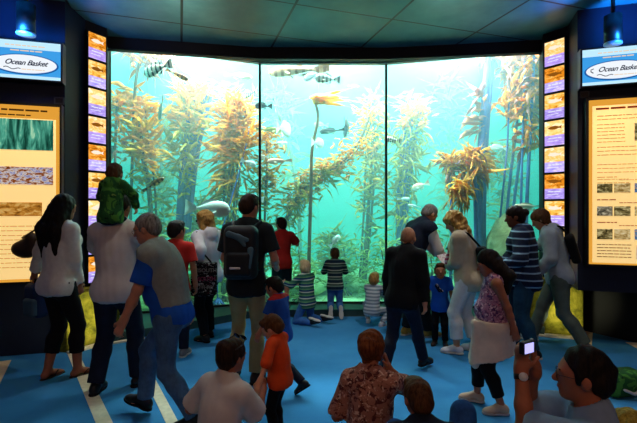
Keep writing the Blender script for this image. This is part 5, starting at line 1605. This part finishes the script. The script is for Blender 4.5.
# ---- 9 kneeling blond child
p = Person('fair-haired child in green striped top kneeling on the floor by the glass', 306, 6.12, 50, 1.24, 0.7, skin=SKIN_D, pel=(0, -.02, .31), lean=(8, 4, 0), head=(0, -25, 0),
           lh=(-.12, .30, .55), rh=(.16, .26, .50), lf=dict(a=(-.10, -.20, .055), fd=(0, -1, -.1), fu=(0, .1, -1)), rf=dict(a=(.14, -.22, .055), fd=(.2, -1, -.1), fu=(0, .1, -1)), lkn=(-.3, 1, -.5), rkn=(.2, 1, -.5))
p.top(ST_GREEN, 'striped_top', 1.9, .13, .018, wr=.005); p.bottoms(m_denim('kid_denim', '#3566a8'), 'jeans', 1.95, .014); p.shoes(S_BLACK, S_SOLEW); p.hair('short', H_FAIR, rough=.004)
# ---- 10 child kneeling upright on the ledge
p = Person('child in navy striped jumper kneeling upright on the ledge with shoe soles showing', 335, 6.62, 0, 1.22, 0.6, skin=SKIN_A, z0=GZ0, pel=(0, 0, .345), lean=(4, 0, 0), head=(2, 0, 0),
           lh=(-.10, .24, .62), rh=(.10, .24, .62), lel=(-.5, -.1, -1), rel=(.5, -.1, -1), lf=dict(a=(-.075, -.29, .03), fd=(-.05, -.3, -.95), fu=(0, .95, -.3)), rf=dict(a=(.075, -.29, .03), fd=(.05, -.3, -.95), fu=(0, .95, -.3)), lkn=(0, 1, -.4), rkn=(0, 1, -.4))
p.top(ST_NAVY, 'striped_jumper', 1.92, .07, .018, wr=.005); p.bottoms(m_denim('kid_denim', '#3566a8'), 'jeans', 1.95, .014); p.shoes(S_BLACK, S_SOLEW); p.hair('short', H_BROWN)
# ---- 11 crouching toddler
p = Person('toddler in pale striped clothes crouching below the right mullion', 373, 6.0, -22, 1.08, .95, skin=SKIN_A, pel=(0, -.05, .23), lean=(18, 0, 0), head=(-4, 0, 0), lh=(-.08, .27, .38), rh=(.10, .27, .36),
           lf=dict(a=(-.10, .10, .045)), rf=dict(a=(.13, -.02, .045), fd=(.5, 1, 0)), lkn=(-.5, 1, .6), rkn=(.8, 1, .3))
p.top(ST_BABY, 'striped_top', 1.9, .12, .018); p.bottoms(ST_BABY, 'striped_trousers', 1.93, .014); p.shoes(S_WHITE, S_SOLEW); p.hair('short', H_BLOND)
# ---- 12 dark-haired boy in blue tee
p = Person('dark-haired boy in blue and red T-shirt walking behind the boy in orange', 281, 3.85, 62, 1.08, 0.75, skin=SKIN_B, lean=(6, 0, 0), head=(22, 0, 0), pel=(0, 0, .50), lf=dict(a=(-.06, -.26, .12), fd=(0, .8, -.6), fu=(0, .6, .8)), rf=(.06, .12, .05), lh=(-.18, .12, .50), rh=(.16, .10, .50))
p.top(ST_BRB, 'shirt', .75, .10, .016, .02); p.bottoms(D_DARK, 'trousers'); p.shoes(S_BLACK, S_SOLED); p.hair('short', H_BLACK)
# ---- 13 boy in orange
p = Person('small boy in orange T-shirt standing beside the kneeling woman', 280, 2.95, 66, 0.93, 0.92, skin=SKIN_A, lean=(5, 0, 0), head=(28, 5, 0), lh=('w', 257, 390, 2.72), rh=(.12, .20, .40), lf=(-.06, 0, .045), rf=(.06, .04, .045))
p.top(F_ORANGE, 'shirt', 1.0, .08, .016, .02, wr=.005); p.bottoms(F_BLACK, 'trousers'); p.shoes(S_BLACK, S_SOLED); p.hair('short', H_BROWN, rough=.008)
# ---- 14 kneeling woman
p = Person('kneeling woman in white T-shirt with sunglasses pushed up in her brown hair', 216, 2.55, -32, 1.48, w=.97, fem=True, skin=SKIN_B, pel=(0, 0, .105), lean=(12, 0, 0), head=(8, -8, 0), lh=(-.22, .25, .35), rh=('w', 263, 390, 2.85), rel=(.4, -.2, -1),
           lf=kneel(0, 1, -.10, -.16), rf=kneel(0, 1, .10, -.16), lkn=(-.2, 1, -.3), rkn=(.2, 1, -.3), h=.0075)
p.top(W_TEE, 'shirt', .85, .10, .02, .03, wr=.006); p.bottoms(D_TEAL, 'jeans', 1.97, .014); p.shoes(S_GREY, S_SOLEW); p.hair('updo', H_DKBROWN, rough=.007)
b = world_thing(p, 'sunglasses', 'dark sunglasses pushed up on the hair of the kneeling woman', 'sunglasses')
Mh = Matrix(p.Rh.tolist()).to_quaternion()
for sd in (-1, 1):
    l = link('lens', ball(M_lensd), None, b); l.matrix_local = Matrix.LocRotScale(Vector(p.hl(sd * .04, .055, .140)), Mh @ Quaternion((1, 0, 0), rad(40)), Vector((.027, .008, .021)))
    tube_obj('temple', [tuple(p.hl(sd * .066, .055, .140)), tuple(p.hl(sd * .094, .0, .10)), tuple(p.hl(sd * .096, -.06, .075))], .004, M_wire, b, 6)
tube_obj('bridge', [tuple(p.hl(-.018, .06, .147)), tuple(p.hl(.018, .06, .147))], .004, M_wire, b, 6)
# ---- 15 person with shaved head
p = Person('person with shaved head in black jacket walking past the centre of the crowd', 402, 4.15, -38, 1.48, 0.12, w=.98, skin=SKIN_A, lean=(14, 0, 0), head=(26, 18, 0), pel=(0, 0, .76), lh=(-.22, .10, .66), rh=(.22, .05, .66), lf=dict(a=(-.08, -.22, .09), fd=(0, 1, -.2), fu=(0, .2, 1)), rf=dict(a=(.09, .30, .08)))
p.top(F_BLACK, 'jacket', 1.95, .10, .028, collar=F_BLACK, wr=.008); p.bottoms(D_DARK, 'jeans', 1.97, .014); p.shoes(S_BLACK, S_SOLED); p.hair('buzz', m_hair('shaved_hair', '#8a5a40', '#b08060'), rough=.001)
# ---- 16 grey-haired man leaning in
p = Person('grey-haired man in white shirt and navy vest leaning over a leaflet', 413, 5.45, -68, 1.78, skin=SKIN_A, lean=(24, 0, 0), head=(32, 0, 0), pel=(0, -.05, .92), lh=('w', 445, 262, 5.25), rh=('w', 447, 260, 5.45), lel=(-.6, -.3, -1), rel=(.6, -.3, -1), lf=(-.10, -.04, .08), rf=(.10, .16, .08), lhd=dict(curl=.6), rhd=dict(curl=.6))
p.top(W_TEE, 'shirt', 1.95, .08, .018, collar=W_TEE, wr=.006); p.top(F_NAVYV, 'vest', .12, .13, .034, wr=.005); p.bottoms(F_CHAR, 'trousers', 1.97, .014); p.shoes(S_TAN, S_SOLEW); p.hair('short', H_GREY, fringe=False)
# ---- 17 blonde woman in beige jacket
p = Person('curly blonde woman in beige jacket, white trousers and white sneakers', 468, 4.8, 58, 1.62, fem=True, w=1.06, skin=SKIN_A, lean=(10, 0, 0), head=(30, 4, 0), lh=('w', 449, 266, 4.95), rh=('w', 450, 262, 5.2), lel=(-.8, -.5, -1), rel=(.8, -.5, -1), lf=(-.10, .10, .08), rf=(.10, -.06, .08))
p.top(F_BEIGE, 'jacket', 1.95, .14, .028, collar=F_BEIGE, wr=.008); p.bottoms(W_WHITE, 'cropped_trousers', 1.75, .018, flare=.02); p.shoes(S_WHITE, S_SOLEW); p.hair('curly', H_BLOND)
b = world_thing(p, 'camera_bag', 'small black bag slung behind the beige jacket of the curly blonde woman', 'bag')
c0 = p.Wst - p.f2 * .19 - p.r2 * .05 + p.u2 * .02
sdf_obj('bag_body', [RBox(c0, (.09, .05, .11), p.R2, .035)], .009, F_BLACK, b)
tube_obj('bag_strap', [tuple(c0 + p.u2 * .1), tuple(p.shL * .6 + p.N * .4 - p.f2 * .10), tuple(p.shL * .55 + p.N * .45 + p.u2 * .06), tuple(p.Sh * .6 + p.Wst * .4 + p.f2 * .19), tuple(p.Wst + p.r2 * .19 + p.f2 * .03), tuple(c0 - p.u2 * .04 + p.r2 * .08)], .012, F_BLACK, b)
b = world_thing(p, 'scarf', 'pink and white striped scarf hanging from the neck of the curly blonde woman', 'scarf')
M_SCARF = m_stripes('pink_white_scarf', ['#c04a78', '#e8d8dc'], 0.05)
pr = [Cone(p.N + p.f2 * .06 + p.r2 * x - p.u2 * .02, p.N + p.f2 * .21 + p.r2 * x * 1.2 - p.u2 * .30, .03, .04, .02, (p.f2, .5)) for x in (-.05, .05)]
pr += [Cone(p.N + p.r2 * .08 - p.f2 * .03, p.N + p.f2 * .06 + p.r2 * .05, .026, .03, .02), Cone(p.N - p.r2 * .08 - p.f2 * .03, p.N + p.f2 * .06 - p.r2 * .05, .026, .03, .02)]
sdf_obj('scarf_cloth', pr, .008, M_SCARF, b)
Lf = at(447, 258, 5.2)
b = thing('leaflet', 'pale folded leaflet held between the grey-haired man and curly blonde woman', 'leaflet', Lf, rad(25))
M_LEAF = m_print('leaflet_print', '#e4dcd8', [('#c87a98', 0.56), ('#6a8ac0', 0.64)], 40, 0.6)
for sd in (-1, 1): box_obj('leaflet_page', (sd * .052, 0, 0), (.105, .003, .15), M_LEAF, b, Matrix.Rotation(rad(-50), 4, 'X') @ Matrix.Rotation(rad(14 * sd), 4, 'Z'))
# ---- 18 child in blue tee
p = Person('small child in blue printed T-shirt standing below the leaflet', 440, 5.12, 160, 1.02, 0.9, skin=SKIN_B, head=(-12, 10, 0), lh=(-.17, .10, .44), rh=(.18, .06, .43))
p.top(F_BLUE, 'shirt', .85, .14, .02, .02, wr=.005); p.bottoms(F_BLACK, 'trousers', 1.97, .014); p.shoes(S_BROWN, S_SOLED); p.hair('short', H_BROWN)
pq = p.Wst * .4 + p.Sh * .6
p.part('shirt_print', [Cone(pq + p.f2 * .085 + p.r2 * .03, pq + p.f2 * .088 - p.u2 * .05, .026, .022, .01, (p.f2, .3)), Cone(pq + p.f2 * .085 - p.r2 * .03 - p.u2 * .06, pq + p.f2 * .088 - p.u2 * .05, .018, .016, .01, (p.f2, .3))], m_print('dark_tee_print', '#101a30', [('#d8dcd8', .56)], 40), .006)
# ---- 19 girl in purple top
p = Person('dark-haired girl in purple patterned top with a beige cloth tied round her waist', 494, 3.45, 76, 1.31, 0.3, w=1.06, fem=False, skin=SKIN_B, head=(20, 8, 0), lean=(0, 0, 0), lh=('w', 517, 338, 3.30), rh=(.20, .10, .60), lf=(-.10, -.04, .07), rf=(.09, .12, .07), belly=.012)
p.top(PURPLE, 'sleeveless_top', 0, .12, .016, wr=.004); p.bottoms(F_BLACK, 'leggings', 1.75, .012); p.shoes(S_BEIGE, S_SOLEW); p.hair('long', H_BLACK, .22)
S = p.S
p.part('waist_wrap', [p.T[0].grow(.030), Cone(p.P + p.u1 * .02, p.P - p.u1 * .36 + p.f1 * .03, .198 * S, .235 * S, .05, (p.f1, 1.05), [(p.P - p.u1 * .24, nrm(-p.u1 - p.f1 * .25))]), Cone(p.P + p.f1 * .14 - p.r2 * .06, p.P + p.f1 * .15 - p.r2 * .08 - p.u1 * .30, .032, .022, .03), Ell(p.P + p.f1 * .15 - p.r2 * .05 + p.u1 * .03, (.04, .035, .035), None, .02)], F_PINKW, wr=.009, clips=[(p.P + p.u1 * .06, p.u1)])
# ---- 20 woman in striped hoodie
p = Person('black-haired woman in navy and white striped hoodie and jeans facing left', 524, 4.75, 66, 1.66, fem=True, w=1.24, skin=SKIN_C, head=(12, 5, 0), lean=(5, 0, 0), lh=('w', 499, 268, 4.6), rh=('w', 500, 262, 4.95), lel=(-.6, -1, -.6), rel=(.6, -1, -.6), belly=.05, lf=(-.11, -.10, .08), rf=(.11, .10, .08))
p.top(ST_HOOD, 'striped_hoodie', 1.95, .14, .026, hood=True, wr=.007); p.bottoms(D_TEAL, 'jeans', 1.97, .012); p.shoes(S_BLACK, S_SOLEW); p.hair('bun', H_BLACK)
# ---- 21 woman in grey hoodie
p = Person('brown-haired woman in light grey hoodie stepping left beside the right tile column', 559, 5.0, 58, 1.68, fem=True, skin=SKIN_A, head=(30, 4, 0), lean=(13, 0, 0), pel=(0, 0, .86), lh=(-.20, .22, .88), rh=(.18, .24, .9), lf=dict(a=(-.11, -.26, .10), fd=(-.1, 1, -.2), fu=(0, .2, 1)), rf=(.10, .30, .08))
p.top(F_HOODG, 'hoodie', 1.95, .10, .028, hood=True, wr=.008); p.bottoms(F_OLIVE_T, 'trousers', 1.97, .020, flare=.02, wr=.006); p.shoes(S_TEAL if False else S_GREY, S_SOLEW); p.hair('bob', H_BROWN, rough=.008)
b = world_thing(p, 'sling_bag', 'black sling bag on the back of the light grey hoodie', 'bag')
c0 = p.Wst * .6 + p.Sh * .4 - p.f2 * .185 - p.r2 * .03 - p.u2 * .05
sdf_obj('bag_body', [RBox(c0, (.085, .05, .17), p.R2 @ roty(rad(-12)), .04)], .009, F_BLACK, b)
tube_obj('bag_strap', [tuple(c0 + p.u2 * .15), tuple(p.N - p.f2 * .13 - p.r2 * .06), tuple(p.shL * .5 + p.N * .5 + p.u2 * .075), tuple(p.Sh * .5 + p.Wst * .5 + p.f2 * .19 + p.r2 * .02), tuple(p.Wst + p.r2 * .19), tuple(c0 - p.u2 * .13 + p.r2 * .05)], .014, F_BLACK, b)
# ---- 22 woman in floral blouse
p = Person('auburn-haired woman in floral blouse sitting on the floor with hand at her cheek', 370, 2.62, -6, 1.56, w=.88, fem=True, skin=SKIN_B, pel=(0, 0, .10), lean=(8, 0, -8), head=(0, -35, 0), lh=(-.16, .26, .22), rh=('w', 388, 368, 2.74), rel=(.8, .3, -1), lf=kneel(0, 1, -.12, -.14), rf=kneel(0, 1, .12, -.14), lkn=(-.3, 1, -.3), rkn=(.3, 1, -.3), h=.0078, rhd=dict(d=('w', -.25, .1, 1), n=('w', -1, 0, .1), curl=.35))
p.top(FLORAL, 'floral_blouse', .95, .12, .018, .02, wr=.007); p.bottoms(D_DARK, 'jeans', 1.97, .014); p.shoes(S_BROWN, S_SOLED); p.hair('bob', H_AUBURN, rough=.010)
# ---- 23 seated man, head and knee
p = Person('brown-haired man sitting on the floor with one jeans knee raised', 431, 2.0, 0, 1.42, .1, w=1.0, skin=SKIN_B, pel=(0, -.06, .135), lean=(38, 0, 0), head=(2, 14, 0), lh=(-.28, .30, .25), rh=(.06, .30, .22), lf=dict(a=(-.16, .06, .08), k=(-.12, .24, .44)), rf=dict(a=(.19, .0, .08), k=('w', 463, 413, 2.22)), lkn=(-.3, .4, 1), rkn=(.45, .6, 1), h=.0078)
p.top(F_NAVYV, 'shirt', .75, .08, .02, .02, collar=F_COLLAR, wr=.006); p.bottoms(D_BLUE, 'jeans', 1.97, .018, wr=.006); p.shoes(S_GREY, S_SOLEW); p.hair('short', H_BROWN)
# ---- 24 man with camera
p = Person('dark-haired man in grey-blue polo raising a compact camera in both hands', 594, 1.85, 62, 1.74, w=1.02, skin=SKIN_B, pel=(0, -.02, .17), lean=(3, 0, 0), head=(0, 0, 0), lh=('w', 521, 370, 1.98), rh=('w', 535, 369, 2.05), lel=(-.1, .6, -1), rel=(.3, .4, -1), lf=kneel(0, 1, -.10, -.16), rf=kneel(0, 1, .10, -.16), lkn=(-.2, 1, -.3), rkn=(.2, 1, -.3), h=.0065,
           lhd=dict(d=('w', .05, .05, 1), n=('w', .8, .4, 0), curl=.75), rhd=dict(d=('w', -.10, .05, 1), n=('w', -.8, .4, 0), curl=.75))
p.top(F_SKYPOLO, 'polo_shirt', .92, .10, .022, .028, collar=F_COLLAR, wr=.006); p.bottoms(D_DARK, 'jeans', 1.97, .014); p.shoes(S_GREY, S_SOLEW); p.hair('short', H_BLACK, rough=.011, fringe=False); p.glasses(M_wire)
wc = p.wrL * .88 + p.elL * .12; wd = nrm(p.elL - p.wrL)
b = world_thing(p, 'wristwatch', 'dark wristwatch on the arm of the man with the camera', 'watch')
tube_obj('watch_band', [tuple(wc - wd * .012), tuple(wc + wd * .012)], .034, S_BROWN, b, 18)
fcd = rotz_(-p.yaw) @ v3(-.2, -1, .1); fcd = nrm(fcd - wd * (fcd @ wd))
tube_obj('watch_face', [tuple(wc + fcd * .030), tuple(wc + fcd * .041)], .019, S_WHITE, b, 18)
cc = at(527.5, 347, 1.94)
b = thing('camera', 'small compact camera with lit screen held up by the man in polo', 'camera', cc, rad(30))
M_CAM = m_plain('dark_camera_metal', '#22252a', 0.35, 0.5, 0.1, 30, 0.05, 0.4); M_SCR = m_emit('camera_screen', '#b9b4ff', 1.3)
box_obj('camera_body', (0, 0, 0), (.092, .026, .056), M_CAM, b, bevel=.005)
box_obj('screen', (-.008, -.0145, 0), (.062, .003, .044), M_SCR, b)
tube_obj('lens', [(0.012, .012, 0), (0.012, .034, 0)], .02, M_CAM, b, 18)
tube_obj('shutter_button', [(.03, 0, .027), (.03, 0, .034)], .007, M_chrome, b, 12)
# ---- 25 child at the corner
p = Person('child with yellow-blond hair seated at the right edge beside the camera man', 640, 1.88, 10, 1.22, 0.6, skin=SKIN_A, pel=(0, 0, .11), lean=(6, 0, 0), head=(4, 0, 0), lf=(-.12, .38, .06), rf=(.14, .38, .06), lkn=(-.4, .6, 1), rkn=(.4, .6, 1), lh=(-.16, .24, .2), rh=(.16, .24, .2))
p.top(F_OLIVE_T, 'shirt', .8, .08, .018); p.bottoms(D_DARK, 'trousers'); p.shoes(S_GREY, S_SOLEW); p.hair('bob', H_YELLOW, rough=.010)
# ---- camouflage bag on the floor
bl = Vector((gx(622, 3.75), 3.75, 0))
b = thing('bag', 'green camouflage bag with beige strap lying on the floor at the right edge', 'bag', bl)
sdf_obj('bag_body', [RBox((0, 0, .10), (.20, .12, .10), rotz_(.2), .07), Ell((-.1, .0, .12), (.12, .10, .09), None, .05)], .011, CAMO, b, wrinkle(.01, 14, 5), .015, clips=[((0, 0, .003), (0, 0, -1))])
tube_obj('bag_strap', [(-.18, -.03, .10), (-.12, -.13, .10), (.0, -.15, .05), (.12, -.13, .10), (.18, -.05, .13)], .014, F_CREAM, b)
